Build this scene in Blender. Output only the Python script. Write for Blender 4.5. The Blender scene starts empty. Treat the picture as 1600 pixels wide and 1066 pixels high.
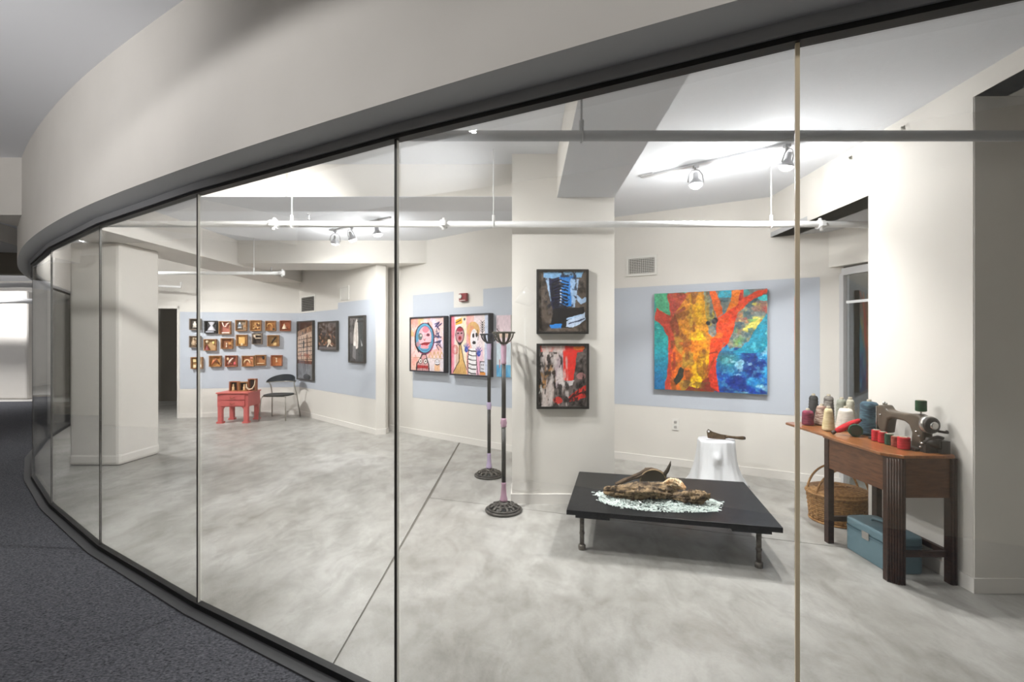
import bpy, bmesh, math, random
import numpy as np
from mathutils import Vector, Matrix

# ------------------------------------------------------------------ camera, world, exposure
SC = bpy.context.scene
COL = SC.collection
F, CX, CY, EYE = 730.0, 800.0, 533.0, 1.45        # lens in pixels of the 1600x1066 frame, eye height
cam_d = bpy.data.cameras.new('camera')
cam_d.sensor_fit = 'HORIZONTAL'; cam_d.sensor_width = 36.0
cam_d.lens = 36.0 * F / 1600.0
cam_d.clip_start = 0.05; cam_d.clip_end = 100
cam = bpy.data.objects.new('camera', cam_d); COL.objects.link(cam)
cam.location = (0, 0, EYE); cam.rotation_euler = (math.pi/2, 0, 0)
SC.camera = cam
W = bpy.data.worlds.new('world'); SC.world = W; W.use_nodes = True
W.node_tree.nodes['Background'].inputs[0].default_value = (1.0, 0.99, 0.975, 1)
W.node_tree.nodes['Background'].inputs[1].default_value = 0.4
SC.view_settings.view_transform = 'Standard'; SC.view_settings.look = 'None'
SC.view_settings.exposure = 0.62; SC.view_settings.gamma = 1.0
SC.view_settings.use_curve_mapping = False

LAMP_COL = (1.0, 0.984, 0.974)
POWER = dict(track_a=150, track_b=56, track_c=115, far_left=260, corridor=36, added_uplight=200, corridor_far=180)

# ------------------------------------------------------------------ helpers
def lin(c):
    c = c/255.0
    return c/12.92 if c <= 0.04045 else ((c+0.055)/1.055)**2.4
def rgb(r, g, b): return (lin(r), lin(g), lin(b), 1.0)

def mat(name, col, rough=0.6, metal=0.0, noise=None, bump=None, spec=0.5, emit=None, coat=0.0):
    """noise=(scale, other colour, low, high[, stretch]) mixes a second colour; bump=(scale, strength)"""
    m = bpy.data.materials.new(name); m.use_nodes = True
    nt = m.node_tree; b = nt.nodes['Principled BSDF']
    b.inputs['Base Color'].default_value = col
    b.inputs['Roughness'].default_value = rough
    b.inputs['Metallic'].default_value = metal
    b.inputs['Specular IOR Level'].default_value = spec
    if coat: b.inputs['Coat Weight'].default_value = coat
    tc = nt.nodes.new('ShaderNodeTexCoord')
    def ntex(scale, stretch=None, detail=5.0):
        n = nt.nodes.new('ShaderNodeTexNoise'); n.inputs['Scale'].default_value = scale
        n.inputs['Detail'].default_value = detail
        mp = nt.nodes.new('ShaderNodeMapping')
        if stretch: mp.inputs['Scale'].default_value = stretch
        nt.links.new(tc.outputs['Object'], mp.inputs[0]); nt.links.new(mp.outputs[0], n.inputs['Vector'])
        return n
    if noise:
        n = ntex(noise[0], noise[4] if len(noise) > 4 else None)
        r = nt.nodes.new('ShaderNodeValToRGB')
        r.color_ramp.elements[0].position = noise[2]; r.color_ramp.elements[1].position = noise[3]
        r.color_ramp.elements[0].color = col; r.color_ramp.elements[1].color = noise[1]
        nt.links.new(n.outputs['Fac'], r.inputs[0]); nt.links.new(r.outputs[0], b.inputs['Base Color'])
    if bump:
        n = ntex(bump[0], bump[2] if len(bump) > 2 else None)
        bp = nt.nodes.new('ShaderNodeBump'); bp.inputs['Strength'].default_value = bump[1]
        bp.inputs['Distance'].default_value = 0.01
        nt.links.new(n.outputs['Fac'], bp.inputs['Height']); nt.links.new(bp.outputs[0], b.inputs['Normal'])
    if emit:
        b.inputs['Emission Color'].default_value = (*LAMP_COL, 1); b.inputs['Emission Strength'].default_value = emit
    return m

def vcol_mat(name, rough=0.5, bump=None, coat=0.0):
    m = mat(name, (1, 1, 1, 1), rough, bump=bump, coat=coat)
    nt = m.node_tree; a = nt.nodes.new('ShaderNodeVertexColor'); a.layer_name = 'paint'
    nt.links.new(a.outputs[0], nt.nodes['Principled BSDF'].inputs['Base Color'])
    return m

def glass_mat(name, tint=(0.965, 0.975, 0.965, 1), ior=1.33):
    m = bpy.data.materials.new(name); m.use_nodes = True; nt = m.node_tree
    for n in list(nt.nodes): nt.nodes.remove(n)
    out = nt.nodes.new('ShaderNodeOutputMaterial'); mix = nt.nodes.new('ShaderNodeMixShader')
    tr = nt.nodes.new('ShaderNodeBsdfTransparent'); gl = nt.nodes.new('ShaderNodeBsdfGlossy'); fr = nt.nodes.new('ShaderNodeFresnel')
    tr.inputs[0].default_value = tint; gl.inputs['Roughness'].default_value = 0.0
    gl.inputs['Color'].default_value = (0.9, 0.9, 0.9, 1); fr.inputs['IOR'].default_value = ior
    # the same reflectance from both sides of the sheet
    g = nt.nodes.new('ShaderNodeNewGeometry'); md = nt.nodes.new('ShaderNodeMath'); md.operation = 'MULTIPLY_ADD'
    md.inputs[1].default_value = 0.4/ior-ior; md.inputs[2].default_value = ior
    nt.links.new(g.outputs['Backfacing'], md.inputs[0]); nt.links.new(md.outputs[0], fr.inputs['IOR'])
    nt.links.new(fr.outputs[0], mix.inputs[0]); nt.links.new(tr.outputs[0], mix.inputs[1]); nt.links.new(gl.outputs[0], mix.inputs[2])
    nt.links.new(mix.outputs[0], out.inputs[0])
    return m

class MB:
    """collects shapes, then links them as ONE mesh object"""
    def __init__(s): s.v = []; s.f = []; s.m = []; s.cur = 0; s.sm = []
    def mi(s, i): s.cur = i; return s
    def add(s, vs, fs, smooth=False):
        o = len(s.v); s.v += [tuple(p) for p in vs]
        for f in fs: s.f.append([i+o for i in f]); s.m.append(s.cur); s.sm.append(smooth)
        return s
    def box(s, x0, x1, y0, y1, z0, z1):
        vs = [(x0,y0,z0),(x1,y0,z0),(x1,y1,z0),(x0,y1,z0),(x0,y0,z1),(x1,y0,z1),(x1,y1,z1),(x0,y1,z1)]
        return s.add(vs, [(0,3,2,1),(4,5,6,7),(0,1,5,4),(1,2,6,5),(2,3,7,6),(3,0,4,7)])
    def prism(s, pts, z0, z1):
        """vertical prism over a plan polygon (counter-clockwise)"""
        a = sum(pts[i][0]*pts[(i+1) % len(pts)][1]-pts[(i+1) % len(pts)][0]*pts[i][1] for i in range(len(pts)))
        if a < 0: pts = pts[::-1]
        n = len(pts)
        vs = [(p[0],p[1],z0) for p in pts]+[(p[0],p[1],z1) for p in pts]
        fs = [list(range(n))[::-1], list(range(n, 2*n))]+[(i,(i+1) % n,(i+1) % n+n,i+n) for i in range(n)]
        return s.add(vs, fs)
    def prism_y(s, pts, y0, y1):
        """outline in x,z extruded along y"""
        a = sum(pts[i][0]*pts[(i+1) % len(pts)][1]-pts[(i+1) % len(pts)][0]*pts[i][1] for i in range(len(pts)))
        if a < 0: pts = pts[::-1]
        n = len(pts)
        vs = [(p[0],y0,p[1]) for p in pts]+[(p[0],y1,p[1]) for p in pts]
        fs = [list(range(n)), list(range(n, 2*n))[::-1]]+[((i+1) % n,i,i+n,(i+1) % n+n) for i in range(n)]
        return s.add(vs, fs)
    def prism_x(s, pts, x0, x1):
        """outline in y,z extruded along x"""
        a = sum(pts[i][0]*pts[(i+1) % len(pts)][1]-pts[(i+1) % len(pts)][0]*pts[i][1] for i in range(len(pts)))
        if a < 0: pts = pts[::-1]
        n = len(pts)
        vs = [(x0,p[0],p[1]) for p in pts]+[(x1,p[0],p[1]) for p in pts]
        fs = [list(range(n))[::-1], list(range(n, 2*n))]+[(i,(i+1) % n,(i+1) % n+n,i+n) for i in range(n)]
        return s.add(vs, fs)
    def lathe(s, prof, n=24, c=(0,0,0), sx=1.0, sy=1.0, smooth=True, caps=True):
        """profile of (r, z) turned about z"""
        vs = []; k = len(prof)
        for r, z in prof:
            for i in range(n):
                a = 2*math.pi*i/n
                vs.append((c[0]+sx*r*math.cos(a), c[1]+sy*r*math.sin(a), c[2]+z))
        fs = [(j*n+i, j*n+(i+1) % n, (j+1)*n+(i+1) % n, (j+1)*n+i) for j in range(k-1) for i in range(n)]
        s.add(vs, fs, smooth)
        if caps:
            o = len(s.v)-k*n
            s.f.append([o+i for i in range(n)][::-1]); s.m.append(s.cur); s.sm.append(False)
            s.f.append([o+(k-1)*n+i for i in range(n)]); s.m.append(s.cur); s.sm.append(False)
        return s
    def tube(s, path, r, n=8, smooth=True, caps=True, closed=False):
        """round bar along a path; r a number or one per point"""
        P = [Vector(p) for p in path]; K = len(P)
        R = r if isinstance(r, (list, tuple)) else [r]*K
        vs = []; prev = None
        for i in range(K):
            if closed: t = P[(i+1) % K]-P[i-1]
            else: t = P[min(i+1, K-1)]-P[max(i-1, 0)]
            t.normalize()
            if prev is None:
                a = Vector((0,0,1)) if abs(t.z) < 0.9 else Vector((1,0,0))
                u = t.cross(a).normalized()
            else: u = (prev-t*prev.dot(t)).normalized()
            prev = u; w = t.cross(u)
            for j in range(n):
                an = 2*math.pi*j/n
                vs.append(P[i]+(u*math.cos(an)+w*math.sin(an))*R[i])
        fs = []
        for i in range(K if closed else K-1):
            i2 = (i+1) % K
            for j in range(n):
                fs.append((i*n+j, i*n+(j+1) % n, i2*n+(j+1) % n, i2*n+j))
        s.add(vs, fs, smooth)
        if caps and not closed:
            o = len(s.v)-K*n
            s.f.append([o+j for j in range(n)][::-1]); s.m.append(s.cur); s.sm.append(False)
            s.f.append([o+(K-1)*n+j for j in range(n)]); s.m.append(s.cur); s.sm.append(False)
        return s
    def build(s, name, mats, parent=None, bevel=0.0, loc=None, rotz=None, fix=True):
        me = bpy.data.meshes.new(name); me.from_pydata(s.v, [], s.f)
        if not isinstance(mats, (list, tuple)): mats = [mats]
        for m in mats: me.materials.append(m)
        me.polygons.foreach_set('material_index', s.m); me.polygons.foreach_set('use_smooth', s.sm)
        if fix:
            bm = bmesh.new(); bm.from_mesh(me); bmesh.ops.recalc_face_normals(bm, faces=bm.faces); bm.to_mesh(me); bm.free()
        me.update()
        o = bpy.data.objects.new(name, me); COL.objects.link(o)
        if parent is not None: o.parent = parent
        if loc is not None: o.location = loc
        if rotz is not None: o.rotation_euler = (0, 0, rotz)
        if bevel:
            b = o.modifiers.new('bevel', 'BEVEL'); b.width = bevel; b.segments = 2; b.limit_method = 'ANGLE'
        return o

def tag(o, label=None, cat=None, group=None, kind=None):
    if label: o['label'] = label
    if cat: o['category'] = cat
    if group: o['group'] = group
    if kind: o['kind'] = kind
    return o
def thing(name, label, cat, loc=(0,0,0), rotz=0.0, group=None):
    o = bpy.data.objects.new(name, None); COL.objects.link(o); o.empty_display_size = 0.1
    o.location = loc; o.rotation_euler = (0, 0, rotz)
    return tag(o, label, cat, group)
def struct(o, label, cat): return tag(o, label, cat, None, 'structure')
def floor_at(px, py):                      # a floor point of the place seen at a picture point
    d = F*EYE/(py-CY); return ((px-CX)*d/F, d)

class Wall:
    """a wall's front plane from A to B, left to right as one faces it; local x runs along it, -y faces the room"""
    def __init__(s, A, B):
        s.A = Vector(A); s.B = Vector(B); s.u = (s.B-s.A).normalized(); s.len = (s.B-s.A).length
        s.rz = math.atan2(s.u.y, s.u.x); s.back = Vector((-s.u.y, s.u.x))
    def sz(s, px, py):
        k = (px-CX)/F                      # X = k*Y
        t = (k*s.A.y-s.A.x)/(s.u.x-k*s.u.y)
        Y = s.A.y+s.u.y*t
        return t, EYE+(CY-py)*Y/F
    def pt(s, t, z=0.0, off=0.0):
        p = s.A+s.u*t-s.back*off
        return (p.x, p.y, z)
    def slab(s, z0, z1, th=0.12, t0=0.0, t1=None):
        t1 = s.len if t1 is None else t1
        a = s.A+s.u*t0; b = s.A+s.u*t1
        c = b+s.back*th; d = a+s.back*th
        return MB().prism([(a.x,a.y),(b.x,b.y),(c.x,c.y),(d.x,d.y)], z0, z1)

# ------------------------------------------------------------------ materials
M = {}
M['wall'] = mat('wall_paint', rgb(224, 220, 214), 0.75, noise=(3.0, rgb(220, 216, 210), 0.35, 0.7), bump=(220, 0.04))
M['ceil'] = mat('grey_ceiling_paint', rgb(229, 232, 238), 0.8, noise=(40, rgb(226, 229, 235), 0.4, 0.6), bump=(300, 0.05))
M['beam_grey'] = mat('beam_grey_paint', rgb(218, 220, 225), 0.75, bump=(300, 0.04))
M['ceil_high'] = mat('pale_grey_ceiling_paint', rgb(230, 232, 237), 0.8, bump=(300, 0.05))
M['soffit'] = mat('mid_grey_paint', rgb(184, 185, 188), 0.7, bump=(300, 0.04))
M['blue'] = mat('pale_blue_paint', rgb(190, 196, 207), 0.7, bump=(220, 0.04))
M['trim'] = mat('white_trim_paint', rgb(228, 224, 219), 0.5)
M['taupe'] = mat('taupe_wall_paint', rgb(150, 144, 133), 0.7, noise=(5, rgb(145, 139, 128), 0.4, 0.6))
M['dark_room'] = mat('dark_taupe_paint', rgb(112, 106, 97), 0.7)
M['glass'] = glass_mat('clear_glass', ior=1.24)
M['seal_dark'] = mat('dark_silicone', rgb(40, 36, 32), 0.5)
M['seal_tan'] = mat('tan_glass_edge', rgb(242, 224, 190), 0.35, noise=(6, rgb(214, 198, 170), 0.35, 0.65, (1, 1, 0.25)))
M['glass_edge'] = mat('pale_glass_edge', rgb(225, 223, 214), 0.25)
M['black'] = mat('black_gasket', rgb(14, 14, 15), 0.5)
M['channel'] = mat('grey_metal_channel', rgb(160, 161, 164), 0.45, 0.2)
M['channel_dark'] = mat('charcoal_rubber_strip', rgb(66, 66, 68), 0.6)
M['pipe_white'] = mat('white_painted_steel', rgb(230, 230, 230), 0.4)
M['pipe_grey'] = mat('grey_painted_steel', rgb(178, 180, 184), 0.45)
M['bulb'] = mat('lit_bulb', (1, 1, 1, 1), 0.4, emit=14.0)
M['lamp_metal'] = mat('brushed_lamp_metal', rgb(170, 170, 172), 0.3, 0.8)
M['lamp_track'] = mat('track_metal', rgb(200, 200, 202), 0.4, 0.3)

def concrete():
    m = mat('polished_concrete', rgb(198, 195, 188), 0.42)
    nt = m.node_tree; b = nt.nodes['Principled BSDF']; tc = nt.nodes.new('ShaderNodeTexCoord')
    def noise(scale, detail, dist=0.0, st=None):
        n = nt.nodes.new('ShaderNodeTexNoise'); n.inputs['Scale'].default_value = scale; n.inputs['Detail'].default_value = detail
        n.inputs['Distortion'].default_value = dist; n.inputs['Roughness'].default_value = 0.66
        mp = nt.nodes.new('ShaderNodeMapping')
        if st: mp.inputs['Scale'].default_value = st; mp.inputs['Rotation'].default_value = (0, 0, 0.5)
        nt.links.new(tc.outputs['Object'], mp.inputs[0]); nt.links.new(mp.outputs[0], n.inputs['Vector']); return n
    def ramp(n, p0, c0, p1, c1):
        r = nt.nodes.new('ShaderNodeValToRGB'); e = r.color_ramp.elements
        e[0].position = p0; e[0].color = c0; e[1].position = p1; e[1].color = c1
        nt.links.new(n.outputs['Fac'], r.inputs[0]); return r
    r1 = ramp(noise(1.1, 14, 0.3, (1, 0.8, 1)), 0.36, rgb(150, 147, 141), 0.62, rgb(184, 182, 178))
    r2 = ramp(noise(6.0, 15, 0.5, (1, 0.55, 1)), 0.36, (0.68, 0.672, 0.655, 1), 0.57, (1, 1, 1, 1))
    r3 = ramp(noise(55, 8), 0.34, (0.86, 0.86, 0.85, 1), 0.45, (1, 1, 1, 1))
    mx = nt.nodes.new('ShaderNodeMix'); mx.data_type = 'RGBA'; mx.blend_type = 'MULTIPLY'; mx.inputs[0].default_value = 0.8
    my = nt.nodes.new('ShaderNodeMix'); my.data_type = 'RGBA'; my.blend_type = 'MULTIPLY'; my.inputs[0].default_value = 0.6
    nt.links.new(r1.outputs[0], mx.inputs[6]); nt.links.new(r2.outputs[0], mx.inputs[7])
    nt.links.new(mx.outputs[2], my.inputs[6]); nt.links.new(r3.outputs[0], my.inputs[7])
    nt.links.new(my.outputs[2], b.inputs['Base Color'])
    rr = ramp(noise(2.5, 6), 0.3, (0.30, 0.30, 0.30, 1), 0.7, (0.5, 0.5, 0.5, 1)); nt.links.new(rr.outputs[0], b.inputs['Roughness'])
    return m
M['concrete'] = concrete()
M['joint'] = mat('joint_filler', rgb(112, 107, 100), 0.8)  # plain grey base that fills the saw-cut floor joints

def carpet():
    m = mat('charcoal_carpet', rgb(60, 61, 66), 0.95, spec=0.1)
    nt = m.node_tree; b = nt.nodes['Principled BSDF']; tc = nt.nodes.new('ShaderNodeTexCoord')
    mp = nt.nodes.new('ShaderNodeMapping'); mp.inputs['Scale'].default_value = (60, 150, 60); mp.inputs['Rotation'].default_value = (0, 0, -0.5)
    n = nt.nodes.new('ShaderNodeTexNoise'); n.inputs['Scale'].default_value = 1.0; n.inputs['Detail'].default_value = 4
    n2 = nt.nodes.new('ShaderNodeTexNoise'); n2.inputs['Scale'].default_value = 120.0; n2.inputs['Detail'].default_value = 2
    r = nt.nodes.new('ShaderNodeValToRGB'); e = r.color_ramp.elements
    e[0].position = 0.3; e[0].color = rgb(34, 34, 38); e[1].position = 0.72; e[1].color = rgb(112, 113, 119)
    nt.links.new(tc.outputs['Object'], mp.inputs[0]); nt.links.new(mp.outputs[0], n.inputs['Vector']); nt.links.new(tc.outputs['Object'], n2.inputs['Vector'])
    ad = nt.nodes.new('ShaderNodeMath'); ad.operation = 'MULTIPLY_ADD'; ad.inputs[1].default_value = 0.4
    nt.links.new(n2.outputs['Fac'], ad.inputs[0])
    ml = nt.nodes.new('ShaderNodeMath'); ml.operation = 'MULTIPLY'; ml.inputs[1].default_value = 0.6
    nt.links.new(n.outputs['Fac'], ml.inputs[0]); nt.links.new(ml.outputs[0], ad.inputs[2])
    nt.links.new(ad.outputs[0], r.inputs[0]); nt.links.new(r.outputs[0], b.inputs['Base Color'])
    bp = nt.nodes.new('ShaderNodeBump'); bp.inputs['Strength'].default_value = 0.9; bp.inputs['Distance'].default_value = 0.006
    nt.links.new(ad.outputs[0], bp.inputs['Height']); nt.links.new(bp.outputs[0], b.inputs['Normal'])
    return m
M['carpet'] = carpet()
M['pale_floor'] = mat('pale_tile_floor', rgb(196, 194, 190), 0.4)

# ------------------------------------------------------------------ plan of the curved glass wall (joints, right to left)
J = [(4.2, -0.03), (3.3, 0.26), (2.02, 0.71), (0.759, 1.245), (-0.456, 1.845), (-1.696, 2.526), (-2.851, 3.237), (-4.0, 4.06),
     (-5.02, 4.90), (-5.95, 5.80), (-6.83, 6.86), (-7.6, 8.03), (-8.25, 9.3)]
OFF = [0.163]*6+[0.16, 0.145, 0.115, 0.10, 0.10, 0.10, 0.10]
def catmull(P, n):
    out = []
    for i in range(len(P)-1):
        p0 = P[max(i-1, 0)]; p1 = P[i]; p2 = P[i+1]; p3 = P[min(i+2, len(P)-1)]
        for k in range(n):
            t = k/n
            out.append(tuple(0.5*((2*p1[c])+(-p0[c]+p2[c])*t+(2*p0[c]-5*p1[c]+4*p2[c]-p3[c])*t*t+(-p0[c]+3*p1[c]-3*p2[c]+p3[c])*t**3) for c in range(len(p1))))
    out.append(tuple(P[-1])); return out
ARC = catmull([(x, y, o) for (x, y), o in zip(J, OFF)], 8)
def offs(curve, d):
    """points pushed by d (number, or None for the stored one) towards the corridor"""
    out = []
    for i, p in enumerate(curve):
        a = Vector(curve[max(i-1, 0)][:2]); b = Vector(curve[min(i+1, len(curve)-1)][:2])
        t = (b-a).normalized(); n = Vector((-t.y, t.x))
        if n.y > 0: n = -n
        k = p[2] if d is None else d
        out.append((p[0]+n.x*k, p[1]+n.y*k))
    return out
OUT = offs(ARC, None); INN = offs(ARC, -0.035); GLZ = offs(ARC, 0.0)
JO = offs([(x, y, 0) for x, y in J], 0.0)
ZG0, ZG1, ZS, ZC, ZD = 0.035, 2.245, 2.295, 3.12, 2.98      # glass foot, glass head, soffit, high ceiling, dropped ceiling

# ------------------------------------------------------------------ floors
b = MB().box(-14, 5, 0, 12, -0.12, -0.007)
floor = struct(b.build('floor', M['joint']), 'mottled grey polished concrete floor of the gallery with saw-cut joints', 'floor')
def cut_y(x): return 4.32-0.337*(x+0.76)
g = 0.004
edge = [p for p in offs(ARC, 0.0)]
west = [p for p in edge if p[0] < -0.78]
yj = lambda x: next(a[1]+(b_[1]-a[1])*(x-a[0])/(b_[0]-a[0]) for a, b_ in zip(edge, edge[1:]) if b_[0] <= x <= a[0])
wj = -0.803
slabs = [[(wj-g, yj(wj-g))]+[p for p in edge if p[0] < wj-0.02]+[(-8.3, 12), (-0.70-g, 12)],
         [(wj+g, yj(wj+g)), (-0.765+g, cut_y(-0.765)-g), (4.5, cut_y(4.5)-g), (4.5, -0.1)]+[p for p in edge if p[0] > wj+0.02],
         [(-0.762+g, cut_y(-0.762)+g), (-0.70+g, 12), (4.5, 12), (4.5, cut_y(4.5)+g)]]
for pts in slabs:
    MB().prism(pts, -0.03, 0.0).build('concrete_slab', M['concrete'], floor)
c_out = [(p[0], p[1]) for p in offs(ARC, 0.05)]
b = MB().prism(c_out+[(-11.5, 11.2), (-13.5, 11.0), (-13.5, -5), (4.2, -5)], -0.12, 0.004)
struct(b.build('floor_carpet', M['carpet']), 'charcoal grey flecked carpet of the corridor outside the glass', 'carpet')
b = MB().prism([(-11.5, 11.2), (-20, 10.9), (-20, 20), (-5, 20), (-8.25, 11.0)], -0.12, -0.004)
struct(b.build('floor_hall', M['pale_floor']), 'pale tiled floor beyond the far end of the carpet', 'floor')

# ------------------------------------------------------------------ ceilings and beams
b = MB().box(-20, 6, -5, 13, ZC, ZC+0.15)
struct(b.build('ceiling', M['ceil_high']), 'light grey painted ceiling over the corridor and the gallery', 'ceiling')
b = MB().prism([(0.82, 1.36), (3.4, 0.4), (4.6, 0.4), (4.6, 7), (0.6, 7), (0.9, 4.2)], ZD, ZC-0.002)
struct(b.build('ceiling_right', M['ceil']), 'smooth light grey ceiling above the table and the tree painting', 'ceiling')
b = MB().box(-4.25, 0.6, 4.6, 12, ZD, ZC-0.002)
struct(b.build('ceiling_rear', M['ceil']), 'light grey ceiling of the rear bay behind the cross beam', 'ceiling')
SL = 0.0315
def beam(name, pts, z0, z1, label, side=None):
    return struct(MB().prism(pts, z0, z1).mi(1).prism(pts, z0-0.003, z0).build(name, [M['wall'], side or M['beam_grey']]), label, 'beam')
beam('trim_1', [(0.405-SL*2.75, 1.42), (0.913-SL*3.0, 1.18), (0.913+SL*0.1, 4.25), (0.405, 4.25)], 2.734, ZC, 'grey-bottomed ceiling beam running from the square pillar towards the glass')
beam('trim_2', [(-4.2, 4.41), (0.5, 4.41), (0.5, 4.91), (-4.2, 4.91)], 2.815, ZC, 'cross beam behind the square pillar with a grey underside')
beam('trim_3', [(-4.2, 7.1), (-0.9, 7.1), (-0.9, 7.8), (-4.2, 7.8)], 2.637, ZC, 'far cross beam above the framed photographs', M['wall'])
beam('trim_4', [(-4.85-0.1, 4.25), (-4.2-0.05, 4.25), (-4.2+0.1, 9.4), (-4.85, 9.4)], 2.60, ZC, 'long beam over the left white pillar', M['wall'])

# ------------------------------------------------------------------ walls of the gallery
WL = dict(w1=Wall((-7.72, 8.494), (-4.2, 9.22)), w2=Wall((-4.2, 9.22), (-2.1, 7.225)), w3=Wall((-2.4, 7.936), (0.02, 6.10)),
          w5=Wall((1.1, 5.866), (3.30, 4.647)))
# box wall with a doorway
w = WL['w1']; d0 = w.sz(243, 600)[0]-0.5; d1 = w.sz(280, 600)[0]; ztop = w.sz(262, 478)[1]
b = w.slab(0, ZC, 0.12, 0, d0); 
for q in (w.slab(0, ZC, 0.12, d1), w.slab(ztop, ZC, 0.12, d0, d1)): b.add(q.v, q.f)
wall_boxes = struct(b.build('wall_back', M['wall']), 'far off-white wall with a pale blue band that carries the wooden boxes', 'wall')
b = MB()
for t in (d0, d1-0.03): b.prism([w.pt(t, 0, 0.015)[:2], w.pt(t+0.03, 0, 0.015)[:2], w.pt(t+0.03, 0, -0.1)[:2], w.pt(t, 0, -0.1)[:2]], 0, ztop)
b.prism([w.pt(d0, 0, 0.015)[:2], w.pt(d1, 0, 0.015)[:2], w.pt(d1, 0, -0.1)[:2], w.pt(d0, 0, -0.1)[:2]], ztop-0.05, ztop)
struct(b.build('door_1', M['trim']), 'open doorway beside the left pillar leading to a dim room', 'doorway')
# the dim room behind the doorway
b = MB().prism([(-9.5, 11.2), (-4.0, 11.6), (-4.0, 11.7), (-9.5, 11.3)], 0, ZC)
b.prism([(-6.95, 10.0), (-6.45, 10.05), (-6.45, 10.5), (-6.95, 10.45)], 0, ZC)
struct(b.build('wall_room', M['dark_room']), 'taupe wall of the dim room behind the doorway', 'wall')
w = WL['w2']
b = MB().prism([(-4.2, 9.22), (-2.1, 7.225), (-1.97, 7.28), (-1.97, 7.42), (-4.1, 9.45)], 0, ZC)
wall_photos = struct(b.build('wall_photo', M['wall']), 'slanting white wall that carries three dark framed photographs', 'wall')
b = WL['w3'].slab(0, ZC)
wall_paint = struct(b.build('wall_middle', M['wall']), 'off-white wall left of the square pillar carrying two bright figure paintings', 'wall')
b = MB().prism([(0.02, 6.10), (1.1, 5.866), (1.1, 6.0), (0.02, 6.25)], 0, ZC)
q = WL['w5'].slab(0, ZC); b.add(q.v, q.f)
wall_tree = struct(b.build('wall_tree', M['wall']), 'off-white rear wall with a pale blue band behind the tree painting', 'wall')
# right wall: solid pier, header over the alcove, header over the near recess
xr = lambda y: 2.655+0.034*(y-2.42)
pier = MB().prism([(xr(2.70), 2.70), (4.6, 2.70), (4.6, 3.53), (xr(3.53), 3.53)], 0, ZC)
wall_right = struct(pier.build('wall_right', M['wall']), 'plain off-white right wall behind the sewing table', 'wall')
struct(MB().prism([(xr(3.53), 3.53), (2.95, 3.53), (2.95, 4.9), (xr(4.95), 4.95)], 2.55, ZC).build('trim_9', M['wall']), 'white lintel above the alcove beside the sewing table', 'lintel')
struct(MB().prism([(xr(0.3), 0.3), (2.85, 0.3), (2.85, 2.70), (xr(2.7), 2.70)], 2.86, ZC).build('trim_10', M['wall']), 'white lintel above the shaded recess at the right edge', 'lintel')
MB().prism([(xr(2.70)+0.004, 2.694), (4.6, 2.694), (4.6, 2.70), (xr(2.70)+0.004, 2.70)], 0, 2.86).build('recess_face', M['wall'], wall_right)
b = MB().prism([(xr(0.3)+0.001, 0.3), (4.6, 0.3), (4.6, 2.69), (xr(2.69)+0.001, 2.69)], 2.86, 2.95)
struct(b.build('ceiling_recess', M['wall']), 'off-white ceiling of the shaded recess at the right edge', 'ceiling')
b = MB().box(3.9, 4.0, 0.3, 2.69, 0, 2.86)
struct(b.build('wall_recess', M['wall']), 'off-white side wall of the recess at the right edge', 'wall')
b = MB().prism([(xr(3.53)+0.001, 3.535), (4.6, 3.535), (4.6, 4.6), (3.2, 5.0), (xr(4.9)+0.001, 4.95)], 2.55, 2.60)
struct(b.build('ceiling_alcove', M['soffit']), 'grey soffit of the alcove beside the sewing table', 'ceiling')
# alcove: bulkhead and glazed door
b = MB().prism([(3.18, 4.75), (3.31, 4.29), (3.42, 3.54), (3.6, 3.54), (3.5, 4.6)], 2.19, 2.55)
struct(b.build('wall_alcove', M['wall']), 'low white bulkhead above the glazed door in the alcove', 'wall')
dr = thing('door_2', 'narrow glazed metal door in the alcove behind the yarn cones', 'door'); dr['kind'] = 'structure'
MB().prism([(3.27, 4.64), (3.31, 4.64), (3.47, 3.58), (3.43, 3.58)], 2.10, 2.17).prism([(3.265, 4.68), (3.325, 4.68), (3.335, 4.62), (3.275, 4.62)], 0, 2.12).build('door_frame', M['lamp_track'], dr)
MB().prism([(3.295, 4.60), (3.301, 4.60), (3.455, 3.58), (3.449, 3.58)], 0.02, 2.10).build('glass', M['glass'], dr)
MB().prism([(3.29, 4.60), (3.31, 4.60), (3.465, 3.58), (3.445, 3.58)], 1.82, 1.845).build('rail', M['pipe_white'], dr)
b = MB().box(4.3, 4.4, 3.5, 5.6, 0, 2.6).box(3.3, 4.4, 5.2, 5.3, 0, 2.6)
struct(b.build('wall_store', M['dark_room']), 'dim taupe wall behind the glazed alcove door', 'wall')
# pillars
col_r = thing('square_pillar', 'square white pillar with a blue and a red framed print on its face', 'pillar'); col_r['kind'] = 'structure'
MB().prism([(0.0, 4.167), (0.913, 4.167), (0.94, 4.95), (0.027, 4.95)], 0, ZC).build('shaft', M['wall'], col_r)
MB().prism([(-0.012, 4.153), (0.925, 4.153), (0.952, 4.962), (0.015, 4.962)], 0, 0.088).build('baseboard', M['trim'], col_r)
col_l = thing('white_pillar', 'thick rounded-edge white pillar standing behind the glass on the left', 'pillar'); col_l['kind'] = 'structure'
MB().prism([(-5.15, 5.43), (-4.57, 5.43), (-4.54, 6.02), (-5.12, 6.02)], 0, 2.601).build('shaft', M['wall'], col_l, bevel=0.035)
MB().prism([(-5.157, 5.423), (-4.563, 5.423), (-4.533, 6.027), (-5.127, 6.027)], 0, 0.14).build('baseboard', M['wall'], col_l, bevel=0.035)
def baseboard(wall, w, t0, t1, h=0.085):
    w.slab(0, h, -0.014, t0, t1).build('baseboard', M['trim'], wall)
baseboard(wall_boxes, WL['w1'], d1, WL['w1'].len); baseboard(wall_photos, WL['w2'], 0.02, WL['w2'].len)
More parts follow.
